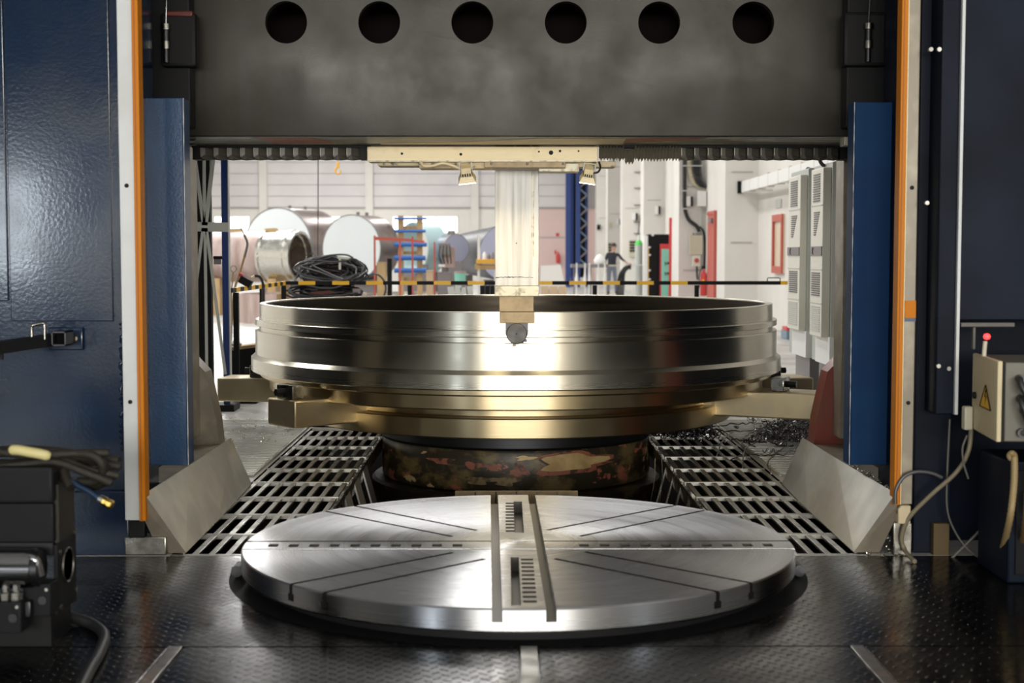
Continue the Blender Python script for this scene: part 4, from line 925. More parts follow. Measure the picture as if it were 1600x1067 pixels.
tank('brown tank with a pale blue-white head between the pinkish pipe and the timber rack', 549, 388, 36, 52, 24, 1.0)
tank('open pale teal shell ring standing behind the timber rack', 645, 387, 42, 40, 50, .7, 'teal', wall=.03, name='shell_ring')
tank('blue-grey vessel with a lilac dished head beside the dark grey pipe', 713, 388, 31, 22, -30, .4, 'vessel', 'vessel_head', name='vessel')
t = thing('dark_pipe', 'long dark grey pipe lying behind the bright ram', 'pipe', (X(790, 31), 31, 0))
c0 = P(794, 395, 30); c1v = P(712, 396, 42)
cyl_between('pipe_body', c0, c1v - c0, (c1v - c0).length, 45 * 30 / 2222, 'darkpipe', t, R2=28 * 42 / 2222)
obj('head', MB().lathe([(0, 0), (.60, 0), (.60, .02), (0, .02)], c0 - (c1v - c0).normalized() * .02, 48, axis=(c1v - c0)), M['vessel_head'], t, 30, merge=True)
for f_ in (.2, .8): q = c0.lerp(c1v, f_); obj('support', MB().cbox((q.x, q.y, .42), (.5, .2, .84)), M['clutter'], t, None)
# rings on the floor
def floor_ring(lab, px, d, rp, h, m):
    c = Vector((X(px, d), d, 0)); R = rp * d / 2222
    o = obj('pipe_ring', MB().lathe([(R - .05, .0), (R, 0), (R, h), (R - .05, h)], c, 72, closed=True), M[m], None, 30, origin=c); return tag(o, lab, 'ring')
floor_ring('pinkish rolled steel ring on the hall floor under the banded railing', 447, 30, 74, .60, 'pipe')
floor_ring('pale steel ring standing on the floor behind the middle of the railing', 632, 30.5, 66, .60, 'collar')
# red stand, timber rack
RS = 27.0
rs = thing('red_stand', 'red-brown steel stand of thin posts in front of the timber rack', 'stand', (X(630, RS), RS, 0))
for px, py, dd in ((585.5, 368, 0), (625, 371, 1.2), (644.5, 369, 0), (679, 378, 1.2)):
    obj('post', MB().cbox((X(px, RS + dd), RS + dd, Z(py, RS + dd) / 2), (.035, .035, Z(py, RS + dd))), M['redpaint'], rs, None)
obj('top_bar', MB().bar(P(585, 373, RS), P(645, 375, RS), .03, .05), M['redpaint'], rs, None)
obj('top_bar', MB().bar(P(586, 372, RS), P(625, 374, RS + 1.2), .03, .05), M['redpaint'], rs, None)
obj('top_bar', MB().bar(P(625, 374, RS + 1.2), P(663, 378, RS + 1.2), .03, .05), M['redpaint'], rs, None)
WD = 29.0
wr_ = thing('timber_rack', 'tall timber ladder rack holding blue rollers', 'rack', (X(641, WD), WD, 0))
for px in (626.5, 656): obj('upright', MB().cbox((X(px, WD), WD, Z(337, WD) / 2), (.11, .10, Z(337, WD))), M['wood'], wr_, None)
for py in (356, 395, 436): obj('rung', MB().cbox((X(641, WD), WD + .06, Z(py, WD)), (.40, .04, .07)), M['wood'], wr_, None)
for i, (py, r) in enumerate(((341.5, .022), (361, .03), (382, .045), (403, .05), (422.5, .05))):
    tag(obj('blue_roller', MB().tube([P(616, py, WD - .09), P(667 - (i % 2) * 2, py, WD - .09)], r, 14), M['blue'], None, 40, origin=P(641, py, WD - .09)),
        'blue roller on the timber rack, %s from the top' % ('first', 'second', 'third', 'fourth', 'fifth')[i], 'roller', 'blue rollers on the timber rack')
# clutter left of the ram
mh = thing('machine_head', 'grey machine head with hanging leads between the timber rack and the lilac vessel', 'machine', (X(697, 28), 28, 0))
pbox('body', 685, 703, 380, 398, 28, .3, 'clutter', mh); pbox('arm', 694, 711, 386, 418, 28.1, .2, 'pipe', mh); pbox('column', 690, 700, 398, 440, 28.2, .2, 'clutter', mh, z0=0)
pbox('name_plate', 685, 695, 413, 417, 27.95, .02, 'whitep', mh, 0); pbox('base', 684, 705, 425, 440, 28.0, .5, 'clutter', mh, z0=0)
for k in range(4): obj('lead', MB().tube(smoothpath([P(688 + 5 * k, 384, 27.9), P(686 + 6 * k, 398, 27.85), P(690 + 5 * k, 412, 27.9)]), .012, 6), M['rubber'], mh, 60)
tbn = thing('round_tub', 'mint green round tub behind the railing, left of the bright ram', 'tub', (X(719, 26), 26, 0))
obj('tub', MB().lathe([(0, 0), (.10, 0), (.105, .18), (.095, .18), (.09, .02), (0, .02)], (X(719, 26), 26, Z(440, 26)), 24), M['mint'], tbn, 40)
obj('lid', MB().cyl((X(719, 26), 26, Z(425, 26) - .02), (X(719, 26), 26, Z(424, 26)), .11, 24), M['pipe'], tbn, 40)
obj('stand', MB().box(X(711, 26), X(727, 26), 25.9, 26.1, 0, Z(440, 26) - .001), M['clutter'], tbn, None)
wbn = thing('work_table', 'cluttered work table with a yellow tray edge, left of the bright ram', 'table', (X(760, 27), 27, 0))
pbox('tray', 744, 776, 405, 412, 26.9, .5, 'gold', wbn); pbox('under_shelf', 742, 776, 413, 421, 26.95, .5, 'wood', wbn)
for px in (746, 772): pbox('leg', px, px + 4, 412, 440, 27.0, .05, 'whitep', wbn, z0=0)
tag(obj('pale_post', MB().cbox((X(748, 27.1), 27.1, (Z(366, 27.1) + Z(405, 27.1)) / 2), (.05, .05, Z(366, 27.1) - Z(405, 27.1))), M['whitep'], None, None, origin=P(748, 404.9, 27.1)), 'pale upright tube standing on the yellow tray edge', 'tube')
for i, (px, py0, w_, m) in enumerate(((757, 393, 6, 'whitep'), (764, 396, 5, 'clutter'), (770, 394, 5, 'clutter'))):
    p = P(px, 405, 27.05); h = Z(py0, 27.05) - p.z
    tag(obj('canister', MB().lathe([(0, 0), (w_ * .006, 0), (w_ * .006, h * .7), (w_ * .003, h * .85), (w_ * .003, h), (0, h)], p, 16), M[m], None, 40, origin=p),
        ('white canister on the yellow tray', 'dark canister in the middle of the yellow tray', 'dark canister on the yellow tray, beside the ram')[i], 'canister')
bb = thing('battery_row', 'row of black battery blocks on the floor beside the ram, below the railing', 'batteries', (X(760, 22), 22, 0))
for k in range(3): pbox('battery', 750 + 8 * k, 757 + 8 * k, 446, 459, 22, .2, 'black', bb, z0=0.0)
st_ = thing('steel_offcuts', 'pale steel offcuts leaning under the railing, left of the battery blocks', 'scrap', (X(722, 22), 22, 0))
for (a, b) in (((704, 448), (716, 462)), ((716, 446), (710, 462)), ((724, 449), (740, 462)), ((733, 447), (744, 460))):
    A, B = P(*a, 22), P(*b, 22); B.z = 0; obj('offcut', MB().bar(A, B, .03, .10), M['cab'], st_, None)
for i, (px0, px1, py0, dd, m, lab) in enumerate(((589, 602, 411, 25.5, 'wood', 'brown wooden crate between the red stand and the cable heap'), (666, 676, 424, 26.2, 'carton', 'carton standing on the floor right of the timber rack'), (660, 668, 414, 31.5, 'clutter', 'grey casting behind the right upright of the timber rack'))):
    t = thing('crate', lab, 'crate', (X((px0 + px1) / 2, dd), dd, 0))
    pbox('body', px0, px1, py0, 440, dd, .3, m, t, z0=0); pbox('lid_board', px0 - .6, px1 + .6, py0 - 1.2, py0, dd - .01, .32, m, t)
p = Vector((X(608.5, 26.0), 26.0, 0)); h = Z(404, 26.0)
tag(obj('oil_drum', MB().lathe([(0, 0), (.045, 0), (.045, h * .33), (.049, h * .34), (.045, h * .35), (.045, h * .66), (.049, h * .67), (.045, h * .68), (.045, h), (0, h)], p, 20), M['black'], None, 40, origin=p), 'narrow black drum behind the red stand, left of the timber rack', 'drum')
# right of the ram -------------------------------------------------------
pw = thing('wrapped_pallet', 'pallet of cartons under cloudy plastic wrap, right of the ram', 'pallet', (X(865, 30), 30, 0))
zt_ = Z(414, 30)
obj('wrap', MB().add([(X(842, 30), 30, .12), (X(894, 30), 30, .12), (X(894, 30), 31, .12), (X(842, 30), 31, .12), (X(845, 30), 30.05, zt_ - .02), (X(876, 30), 30.05, zt_), (X(875, 30), 30.9, zt_), (X(846, 30), 30.9, zt_ - .05)],
    [(0, 1, 5, 4), (1, 2, 6, 5), (2, 3, 7, 6), (3, 0, 4, 7), (4, 5, 6, 7)]), M['wrap'], pw, None)
for k in range(3): pbox('carton', 845 + 14 * k, 857 + 14 * k, 447, 466, 29.96, .03, 'carton', pw, 0)
pbox('pallet_base', 842, 894, 495, 502, 30, .9, 'wood', pw, 0, z0=0)
tag(obj('fire_extinguisher', MB().lathe([(0, 0), (.10, 0), (.11, .03), (.11, .40), (.05, .50), (.03, .52), (.03, .60), (0, .6)], P(872, 411, YB - .35), 20).cbox(P(868, 394, YB - .35), (.10, .04, .2)), M['red'], None, 40, origin=P(872, 411, YB - .35)), 'red fire extinguisher on the pink end wall', 'extinguisher')
tag(obj('fire_sign', MB().cbox(P(871, 366.5, YB - .1), (.15, .02, .15)), M['red'], None, None, origin=P(871, 366.5, YB - .1)), 'small red square sign on the pink end wall', 'sign')
MD = 60.0
ma = thing('lattice_mast', 'dark blue lattice mast with zigzag bracing by the end wall', 'mast', (X(900, MD), MD, 0))
for px, dd, w_ in ((887.5, 0, .22), (894, 1.0, .10), (903, 0, .18), (916.5, .9, .10)): obj('chord', MB().cbox((X(px, MD + dd), MD + dd, 4.4), (w_, .16, 8.8)), M['mast'], ma, None)
obj('back_plate', MB().box(X(889, MD + 1), X(918, MD + 1), MD + 1.05, MD + 1.1, 0.4, 8.8), M['black'], ma, None)
k = 0; y0 = 250
while y0 < 410:
    a, b = ((905, y0), (917, y0 + 11)) if k % 2 == 0 else ((917, y0), (905, y0 + 11))
    obj('brace', MB().bar(P(*a, MD + .1), P(*b, MD + .1), .06, .06), M['clutter'] if k % 2 else M['vessel'], ma, None); y0 += 11; k += 1
wk2 = thing('assembly_bench', 'long bench with white funnels behind the railing, in front of the person', 'bench', (X(925, 44), 44, 0))
pbox('bench_top', 893, 952, 413, 418, 44, .8, 'clutter', wk2, 0)
for px in (896, 922, 948): pbox('leg', px, px + 2, 418, 440, 44.1, .05, 'clutter', wk2, 0, z0=0)
for i, px in enumerate((901, 914, 921, 935, 945)):
    p = P(px, 439, 43.9); p.z = 0; h = Z(426, 43.9)
    tag(obj('funnel', MB().lathe([(.060, h - .34), (.064, h - .34), (.025, h + .02), (.018, h + .30), (0, h + .3)], p, 14).cyl((p.x, p.y, 0), (p.x, p.y, h - .05), .02, 8), M['whitep'], None, 40, origin=p), 'white funnel on a stem under the long bench, %s from the mast' % ('first', 'second', 'third', 'fourth', 'fifth')[i], 'funnel', 'white funnels at the long bench')
tag(obj('white_bag', MB().lathe([(0, 0), (.16, .02), (.19, .12), (.12, .25), (.03, .32), (0, .33)], P(937, 413, 44.4), 14), M['bag'], None, 60, origin=P(937, 413, 44.4)), 'crumpled white bag beside the standing person', 'bag')
# wall fittings on the right
def wbox(px0, px1, py0, py1, d, lab, nm='switch_box', m='whitep', cat='box', side=True):
    t = thing(nm, lab, cat, P(px0, py1, d)); pbox('case', px0, px1 - (px1 - px0) * .35 if side else px1, py0, py1, d - .12, .12, m, t)
    if side: pbox('dark_side', px1 - (px1 - px0) * .34, px1, py0, py1, d - .10, .10, 'black', t)
wbox(1072, 1083, 307, 322, pier_d[1], 'white socket box with a dark side on the conduit-covered pier')
wbox(1023, 1032, 322, 335, pier_d[2], 'white socket box with a dark side above the dark tall cabinet')
wbox(988, 996, 333, 344, pier_d[3], 'white socket box with a dark side above the green-topped gas cylinder')
wbox(963, 969.5, 342, 351, pier_d[4], 'white socket box above the standing person')
wbox(933, 938, 351, 359, pier_d[5], 'small black wall box near the blue mast', m='black', side=False)
wbox(952, 957, 348, 356, pier_d[4], 'small grey wall box up and left of the standing person', m='beige', side=False)
for px0, px1, py0, py1, d, lab in ((950, 960, 379, 401, pier_d[4] - .1, 'dark louvred wall unit left of the standing person'), (983, 997, 375, 401, pier_d[3] - .1, 'dark louvred wall unit behind the gas cylinder')):
    t = thing('louvre_unit', lab, 'vent', P(px0, py1, d)); pbox('case', px0, px1, py0, py1, d, .1, 'beige', t)
    for k in range(4): pbox('louvre', px0 + 1, px1 - 1, py0 + 2 + k * 4.5, py0 + 4.5 + k * 4.5, d - .04, .04, 'black', t, 0)
d = pier_d[3] - .1
wc_ = thing('wall_cable', 'dark cable on brackets running down the pier behind the gas cylinder', 'cable', P(1002, 360, d))
obj('cable', MB().tube(smoothpath([P(1003, 240, d), P(1003, 300, d), P(1002.5, 325, d), P(999.5, 345, d), P(997, 368, d)]), .02, 8), M['cable_hl'], wc_, 60)
for py in (269, 294, 320.5, 347, 365): pbox('clip', 991, 1004, py - .8, py + .8, d + .03, .05, 'clutter', wc_, 0)
gc = thing('gas_cylinder', 'pale gas cylinder with a bright green shoulder on a white trolley', 'gas cylinder', (X(998, 42), 42, 0))
cx_ = X(998, 42); zs = Z(383, 42)
obj('bottle', MB().lathe([(0, .08), (.115, .08), (.115, zs), (0, zs)], (cx_, 42, 0), 24), M['cab'], gc, 40, merge=True)
obj('shoulder', MB().lathe([(.115, 0), (.11, .06), (.07, .13), (.045, .15), (0, .15)], (cx_, 42, zs), 24), M['green'], gc, 40)
obj('valve', MB().cyl((cx_, 42, zs + .14), (cx_, 42, zs + .30), .035, 12), M['whitep'], gc, 40)
for px in (987, 1004): pbox('trolley_post', px, px + 1.6, 413, 470, 41.8, .03, 'whitep', gc, 0, z0=0)
for py in (413, 440, 462): pbox('trolley_bar', 987, 1005.5, py, py + 2, 41.78, .03, 'whitep', gc, 0)
hs = thing('hose_bunch', 'bunch of black hoses arching between the person and the gas trolley', 'hoses', (X(975, 43), 43, 0))
for k in range(6): obj('hose', MB().tube(smoothpath([P(963 + k * 2, 470, 43), P(965 + k * 2, 442 + k, 43), P(968 + k * 1.6, 428, 43), P(976 + k, 417 + k * .7, 43), P(986, 415 + k, 43)]), .02, 6), M['rubber'], hs, 60)
KD = 41.0
dk = thing('tall_cabinet', 'tall dark cabinet with a bright yellow-white edge, left of the red pole', 'cabinet', (X(1028, KD), KD, 0))
pbox('body', 1012.5, 1046, 366, 480, KD, .6, 'black', dk, z0=0); pbox('white_edge', 1006, 1012.4, 368, 480, KD - .05, .3, 'whitep', dk, 0, z0=0); pbox('yellow_edge', 1012.4, 1014, 385, 480, KD - .03, .03, 'yellow', dk, 0, z0=0)  # white and yellow strips along the cabinet's left edge
for py in (366, 385, 397, 421, 435): obj('hinge', MB().cyl(P(1015 + (py == 366) * 5, py, KD - .05), P(1015 + (py == 366) * 5, py + 2.6, KD - .05), .035, 8), M['whitep'], dk, 40)
gk = thing('mint_rack', 'narrow mint panel with a red cap and frame against the dark cabinet', 'rack', (X(1039, 40.7), 40.7, 0))
pbox('frame', 1031, 1046, 381, 480, 40.8, .1, 'red', gk, 0, z0=0); pbox('panel', 1033.5, 1045, 389, 480, 40.74, .06, 'mint', gk, 0, z0=0)
for py in (409, 425, 439): pbox('slot', 1039, 1040.2, py, py + 5, 40.72, .02, 'black', gk, 0); obj('socket', MB().cyl(P(1044, py + 2, 40.70), P(1044, py + 2, 40.74), .035, 10), M['black'], gk, 40)
tag(pbox('red_pole', 1045, 1050, 340, 480, 40.5, .1, 'red', None, .01, z0=0), 'tall red square pole beside the dark cabinet', 'pole')
# pier with the conduits
d = pier_d[1] - .12
cb = thing('cable_run', 'bundle of black and beige cables curving down the pier to a white tray', 'cables', P(1075, 320, d))
obj('thick_cable', MB().tube(smoothpath([P(1069.5, 230, d), P(1069.5, 300, d), P(1070, 325, d), P(1076, 343, d), P(1088, 353, d), P(1093, 362, d)]), .05, 8), M['rubber'], cb, 60)
obj('thick_cable', MB().tube(smoothpath([P(1093, 354, d), P(1099, 362, d), P(1101.5, 380, d), P(1101, 405, d), P(1100, 420, d)]), .028, 8), M['rubber'], cb, 60)
for k, m in enumerate(('beige', 'cream_old', 'cable_hl', 'rubber', 'rubber', 'rubber', 'cable_hl')):
    x0 = 1075.5 + k * 3.2
    obj('cable', MB().tube(smoothpath([P(x0, 230, d), P(x0, 262 + k, d), P(x0 + 3, 276 + k * .8, d - .02 * k), P(x0 + 9, 288 + k * .4, d - .02 * k), P(1105 + k * .3, 297 - k * 1.3, d - .02 * k)]), .028, 8), M[m], cb, 60)
for py in (259, 298, 326): pbox('clamp', 1066, 1098 if py == 259 else 1075, py - .8, py + .8, d - .09, .05, 'cab', cb, 0)
for px in (1103, 1107): obj('pipe', MB().tube([P(px, 230, d + .05), P(px, 480, d + .05)], .02, 8), M['cab'], cb, 60)
obj('drop_pipe', MB().tube([P(1095, 325, d), P(1095, 362, d)], .02, 8), M['cab'], cb, 60)
pbox('tray_end', 1091, 1104, 298, 322, d - .25, .2, 'whitep', cb)
jb = thing('junction_box', 'beige junction box with a small rotary switch box below, on the pier', 'junction box', P(1088, 416, d))
pbox('upper_case', 1078, 1098, 367.5, 398, d - .1, .1, 'beige', jb); pbox('lower_case', 1082, 1094.5, 399, 416, d - .08, .08, 'acwhite', jb)
p = P(1088.5, 407, d - .09); obj('rotary_switch', MB().cyl(p, p + Vector((0, -.04, 0)), .06, 16), M['redpaint'], jb, 40)
obj('conduit', MB().tube(smoothpath([P(1089, 416, d - .04), P(1089, 428, d - .04), P(1090, 437, d - .04)]), .025, 8), M['rubber'], jb, 60)
for px in (1084, 1089, 1093): obj('gland', MB().cyl(P(px, 364, d - .05), P(px, 367.5, d - .05), .03, 8), M['clutter'], jb, 40)
fe = thing('fire_extinguisher', 'red fire extinguisher with a yellow label by the red door', 'extinguisher', P(1099, 462, d - .3))
p = P(1099, 462, d - .3); h = Z(421, d - .3) - p.z
obj('bottle', MB().lathe([(0, 0), (.075, 0), (.08, .02), (.08, h * .8), (.03, h), (0, h)], p, 20), M['red'], fe, 40)
obj('head', MB().cbox(p + Vector((0, 0, h + .05)), (.10, .04, .08), bev=.01), M['black'], fe, 40)
obj('hose', MB().tube(smoothpath([p + Vector((-.04, -.02, h + .06)), p + Vector((-.11, -.03, h * .8)), p + Vector((-.11, -.03, h * .3))]), .012, 6), M['black'], fe, 60)
obj('label', MB().cbox(p + Vector((-.02, -.075, h * .55)), (.06, .012, .1)), M['yellow'], fe, None)
tag(obj('wall_rail', MB().cbox(p + Vector((.18, .2, .2)), (.02, .02, .6)), M['cab'], None, None, origin=p + Vector((.18, .2, -.1))), 'thin grey rail on the pier edge beside the red door', 'rail')
dd0, dd1 = dpt(1119, XR), dpt(1108.5, XR); dz_ = Z(335, (dd0 + dd1) / 2)
dr = structure(obj('door_1', MB().box(XR - .06, XR, dd0, dd1, 0, dz_), M['redpaint'], None, None, origin=(XR, dd0, 0)))
obj('door_frame', MB().box(XR - .08, XR - .005, dd0 - .1, dd0, 0, dz_ + .08).box(XR - .08, XR - .005, dd0, dd1, dz_, dz_ + .08), M['redpaint'], dr, None)
obj('door_closer', MB().cbox((XR - .1, dd0 + .3, dz_ - .15), (.08, .4, .1)), M['clutter'], dr, None)
w0_, w1_ = dpt(1226, XR), dpt(1210.5, XR); a_, b_ = Z(335, 26.7), Z(427, 26.7)
wn6 = structure(obj('window_6', MB().box(XR - .03, XR, w0_, w1_, b_, a_), M['pane'], None, None, origin=(XR, w0_, b_)))
fr = MB()
for y_ in (w0_, w1_ - .1): fr.box(XR - .07, XR - .031, y_, y_ + .1, b_, a_)
for z_ in (b_, a_ - .13): fr.box(XR - .07, XR - .031, w0_ + .1, w1_ - .1, z_, z_ + .13)
obj('window_frame', fr, M['redpaint'], wn6, None)
tag(obj('wall_sign', MB().cbox((XR - .012, dpt(1216, XR), Z(318, 26.8)), (.02, .55, .16)), M['cab'], None, None, origin=(XR, dpt(1216, XR), Z(322, 26.8))), 'faint grey sign on the white wall above the red window', 'sign')
ct = thing('cable_tray', 'long white perforated cable tray running from the pier toward the cabinets', 'cable tray', (X(1160, pier_d[0]), pier_d[0] - .1, Z(302, pier_d[0])))
tx, tz = X(1162, pier_d[0] - .1), Z(292, pier_d[0] - .1); y_ = pier_d[0] - .1; k = 0
while y_ > 18.5:
    obj('tray_section', MB().cbox((tx, y_ - .48, tz), (.12, .94, .22)), M['whitep'], ct, None)
    obj('joint', MB().cbox((tx, y_ - .97, tz), (.125, .02, .26)), M['beige'], ct, None); y_ -= .97
pbox('wall_opening', 1152.5, 1160, 283, 302, pier_d[0] - .04, .03, 'black', ct, 0)
for yy in (27.5, 24.5, 21.5): obj('hanger', MB().cbox(((tx + XR) / 2, yy, tz - .13), (XR - tx, .04, .04)), M['whitep'], ct, None)
tag(pbox('bracket_rail', 1160, 1206, 298.5, 301.5, pier_d[0] - .12, .05, 'whitep', None, 0), 'short white rail on the pier face under the cable tray', 'rail')
# cooling units on the cabinets -----------------------------------------
def cooler(lab, d0, d1, Xf, ztop, zbot, xo, xback, glab):
    t = thing('control_cabinet', lab, 'cabinet', ((Xf + xback) / 2, d0, 0), 'control cabinets behind the right post')
    u = obj('cooling_unit', MB().cbox((Xf + xo / 2, (d0 + d1) / 2, (ztop + zbot) / 2), (xo, d1 - d0, ztop - zbot), bev=.01), M['acwhite'], t, 40)
    H = ztop - zbot; L = d1 - d0
    for (f0, f1, n, a, b, taper) in ((.80, .97, 12, .22, .78, 0), (.60, .745, 11, .30, .80, .35), (.24, .385, 11, .15, .85, 0), (.03, .185, 12, .12, .88, 0)):
        for k in range(n):
            z = zbot + H * (f0 + (f1 - f0) * (k + .5) / n); bb_ = b - taper * (1 - k / n)
            y0_, y1_ = d1 - L * a, d1 - L * max(bb_, a + .12)
            obj('grille_slot', MB().cbox((Xf - .001, (y0_ + y1_) / 2, z), (.012, abs(y1_ - y0_), H * (f1 - f0) / n * .5)), M['cable_hl' if f0 > .2 else 'cab'], u, None)
    obj('badge_band', MB().cbox((Xf - .002, (d0 + d1) / 2, zbot + H * .51), (.012, L - .01, H * .055)), M['clutter'], u, None)
    obj('badge_mark', MB().tube([(Xf - .010, (d0 + d1) / 2 + L * .18 + .022 * math.cos(a), zbot + H * .51 + .03 * math.sin(a)) for a in [math.radians(v) for v in range(-100, 101, 25)]], .005, 6), M['black'], u, 60)
    for f_ in (.20, .40, .78): obj('seam', MB().cbox((Xf - .001, (d0 + d1) / 2, zbot + H * f_), (.008, L - .01, .006)), M['cab'], u, None)
    obj('cabinet_body', MB().cbox(((Xf + xo + xback) / 2, (d0 - .06 + d1 + .25) / 2, 1.35), (xback - Xf - xo, d1 - d0 + .31, 1.86), bev=.008), M['cabside'], t, 40)
    obj('door_edge', MB().cbox((Xf + xo + .02, d0 - .065, 1.35), (.06, .012, 1.84)), M['cab'], t, None)
    obj('plinth', MB().cbox(((Xf + xo + xback) / 2 + .03, (d0 + d1 + .2) / 2, .21), (xback - Xf - xo - .04, d1 - d0 + .1, .42)), M['clutter'], t, None)
    obj('base_panel', MB().cbox(((Xf + xo + xback) / 2 - .03, (d0 - .08 + d1) / 2, .55), (xback - Xf - xo - .02, d1 - d0 + .1, .26)), M['whitep'], t, None)
    return t
Xf = 2222 and X(1231, 14.6)
cooler('control cabinet with a louvred cooling unit, closer to the red window', 14.02, 14.6, Xf, Z(275, 14.3), Z(514.5, 14.3), .075, 3.45, '')
cooler('control cabinet with a louvred cooling unit, closer to the blue way cover', 13.02, 13.52, Xf, Z(262.5, 13.2), Z(526, 13.2), .08, 3.45, '')
tag(obj('lifting_eye', MB().tube([P(1263 + 3.6 * math.cos(a), 265.5 + 3.6 * math.sin(a), 14.3) for a in [k * math.pi / 8 for k in range(17)]], .007, 8).cyl(P(1267, 266, 14.3), P(1275, 267, 14.3), .009, 8), M['clutter'], None, 60, origin=P(1263, 269, 14.3)), 'steel lifting eye on top of the far cooling unit cabinet', 'lifting eye')
tag(obj('cabinet_cable', MB().tube(smoothpath([P(1279, 240, 13.3), P(1284, 256, 13.3), P(1300, 262, 13.3), P(1322, 254, 13.3)]), .018, 8), M['rubber'], None, 60), 'dark cable drooping over the nearer control cabinet', 'cable')
tag(pbox('green_crate', 1229, 1250, 517, 530.5, 23.8, .5, 'vessel', None, .01, z0=0), 'green crate on the floor beyond the white cabinet base', 'crate')
tag(pbox('red_case', 1229, 1249, 511, 517, 23.8, .4, 'red', None, .01), 'red case lying on the green crate', 'case')
# the person --------------------------------------------------------------
def skin_body(name, joints, edges, m, parent, levels=2, origin=None, mats=None, pick=None):
    base = wloc(parent) if parent else Vector(origin)
    me = bpy.data.meshes.new(name); me.from_pydata([Vector(j[0]) - base for j in joints], edges, []); 
    o = bpy.data.objects.new(name, me); C.objects.link(o); WL[o.name] = base
    if parent: o.parent = parent
    else: o.location = base
    md = o.modifiers.new('s', 'SKIN'); md.use_smooth_shade = True
    for i, j in enumerate(joints):
        me.skin_vertices[0].data[i].radius = (j[1], j[1] if len(j) < 3 else j[2])
    me.skin_vertices[0].data[0].use_root = True
    sb_ = o.modifiers.new('d', 'SUBSURF'); sb_.levels = levels; sb_.render_levels = levels
    bpy.context.view_layer.update(); dg = bpy.context.evaluated_depsgraph_get()
    nm = bpy.data.meshes.new_from_object(o.evaluated_get(dg)); o.modifiers.clear(); o.data = nm
    for x in (mats or [m]): nm.materials.append(x)
    if pick:
        for p in nm.polygons: p.material_index = pick(p.center + base)
    for p in nm.polygons: p.use_smooth = True
    return o
px_, pd_ = X(956, 50), 50.0; B = Vector((px_, pd_, 0))
pe = thing('person', 'person in a navy shirt and grey trousers standing, one arm held out', 'person', B)
def J(x, z, r, y=0.0, r2=None): return (B + Vector((x, y, z)), r, r if r2 is None else r2)
jt = [J(0, .98, .15, 0, .11), J(0, 1.12, .145, 0, .105), J(.02, 1.32, .17, 0, .115), J(.04, 1.46, .08, -.01), J(.055, 1.53, .055, -.03), J(.06, 1.60, .075, -.05), J(.065, 1.69, .088, -.05), J(.065, 1.755, .055, -.04),
      J(-.09, .90, .095), J(-.10, .52, .062, -.02), J(-.105, .14, .042, .02), J(-.105, .05, .04, .0), J(-.13, .03, .035, -.15),
      J(.09, .90, .095), J(.12, .52, .062, -.03), J(.15, .14, .042, .01), J(.15, .05, .04, 0), J(.18, .03, .035, -.15),
      J(-.16, 1.40, .062), J(-.23, 1.16, .046, -.04), J(-.25, .95, .034, -.20), J(-.25, .90, .03, -.27),
      J(.22, 1.40, .062), J(.36, 1.22, .046, -.05), J(.52, 1.10, .032, -.15), J(.565, 1.08, .028, -.18)]
ed = [(0, 1), (1, 2), (2, 3), (3, 4), (4, 5), (5, 6), (6, 7), (0, 8), (8, 9), (9, 10), (10, 11), (11, 12), (0, 13), (13, 14), (14, 15), (15, 16), (16, 17), (2, 18), (18, 19), (19, 20), (20, 21), (2, 22), (22, 23), (23, 24), (24, 25)]
def pick(c):
    x, z = c.x - B.x, c.z
    if z > 1.47 and abs(x) < .2: return 0
    if z < .10: return 3
    if z < .99 and abs(x) < .235 and not (x < -.19 and z > .85): return 2
    if abs(x - .02) < .19 or (z > 1.17 and x > 0) or (z > 1.12 and x < 0): return 1
    return 0
skin_body('body', jt, ed, None, pe, 2, mats=[M['skin'], M['shirt'], M['jeans'], M['black']], pick=pick)
for (hx_, hy_, hz_), dv in (((.565, -.18, 1.08), Vector((.9, -.2, -.35))), ((-.25, -.27, .90), Vector((.05, -.6, -.8)))):
    h0 = B + Vector((hx_, hy_, hz_)); dv = dv.normalized(); sd = dv.cross(Vector((0, 1, .3))).normalized()
    js = [(h0, .022, .03)]; es = []
    for k, (o_, L_) in enumerate(((-.03, .075), (-.01, .085), (.01, .08), (.03, .065))):
        i0 = len(js); js += [(h0 + dv * .06 + sd * o_, .011, .011), (h0 + dv * (.06 + L_ * .55) + sd * o_ + Vector((0, 0, -.008)), .0095, .0095), (h0 + dv * (.06 + L_) + sd * o_ + Vector((0, 0, -.028)), .008, .008)]
        es += [(0, i0), (i0, i0 + 1), (i0 + 1, i0 + 2)]
    i0 = len(js); js += [(h0 + dv * .03 - sd * .045, .011, .011), (h0 + dv * .07 - sd * .062, .0095, .0095)]; es += [(0, i0), (i0, i0 + 1)]
    skin_body('hand', js, es, M['skin'], pe, 1)
obj('hair', MB().lathe([(0, .11), (.05, .10), (.088, .05), (.098, 0), (.094, -.03)], B + Vector((.065, -.035, 1.70)), 20), M['hair'], pe, 60)
for s_ in (-1, 1): obj('ear', MB().cbox(B + Vector((.065 + s_ * .092, -.04, 1.665)), (.018, .03, .055), bev=.008), M['skin'], pe, 60)
obj('nose', MB().cbox(B + Vector((.06, -.145, 1.655)), (.025, .035, .05), bev=.01), M['skin'], pe, 60)
for s_ in (-1, 1): obj('eye', MB().cbox(B + Vector((.062 + s_ * .032, -.130, 1.685)), (.022, .014, .012), bev=.004), M['hair'], pe, 60)
obj('mouth', MB().cbox(B + Vector((.06, -.130, 1.61)), (.045, .012, .010), bev=.003), M['redpaint'], pe, 60)
obj('belt', MB().lathe([(.152, -.02), (.158, -.02), (.158, .03), (.152, .03)], B + Vector((0, 0, 1.0)), 24, closed=True), M['beige'], pe, 40)
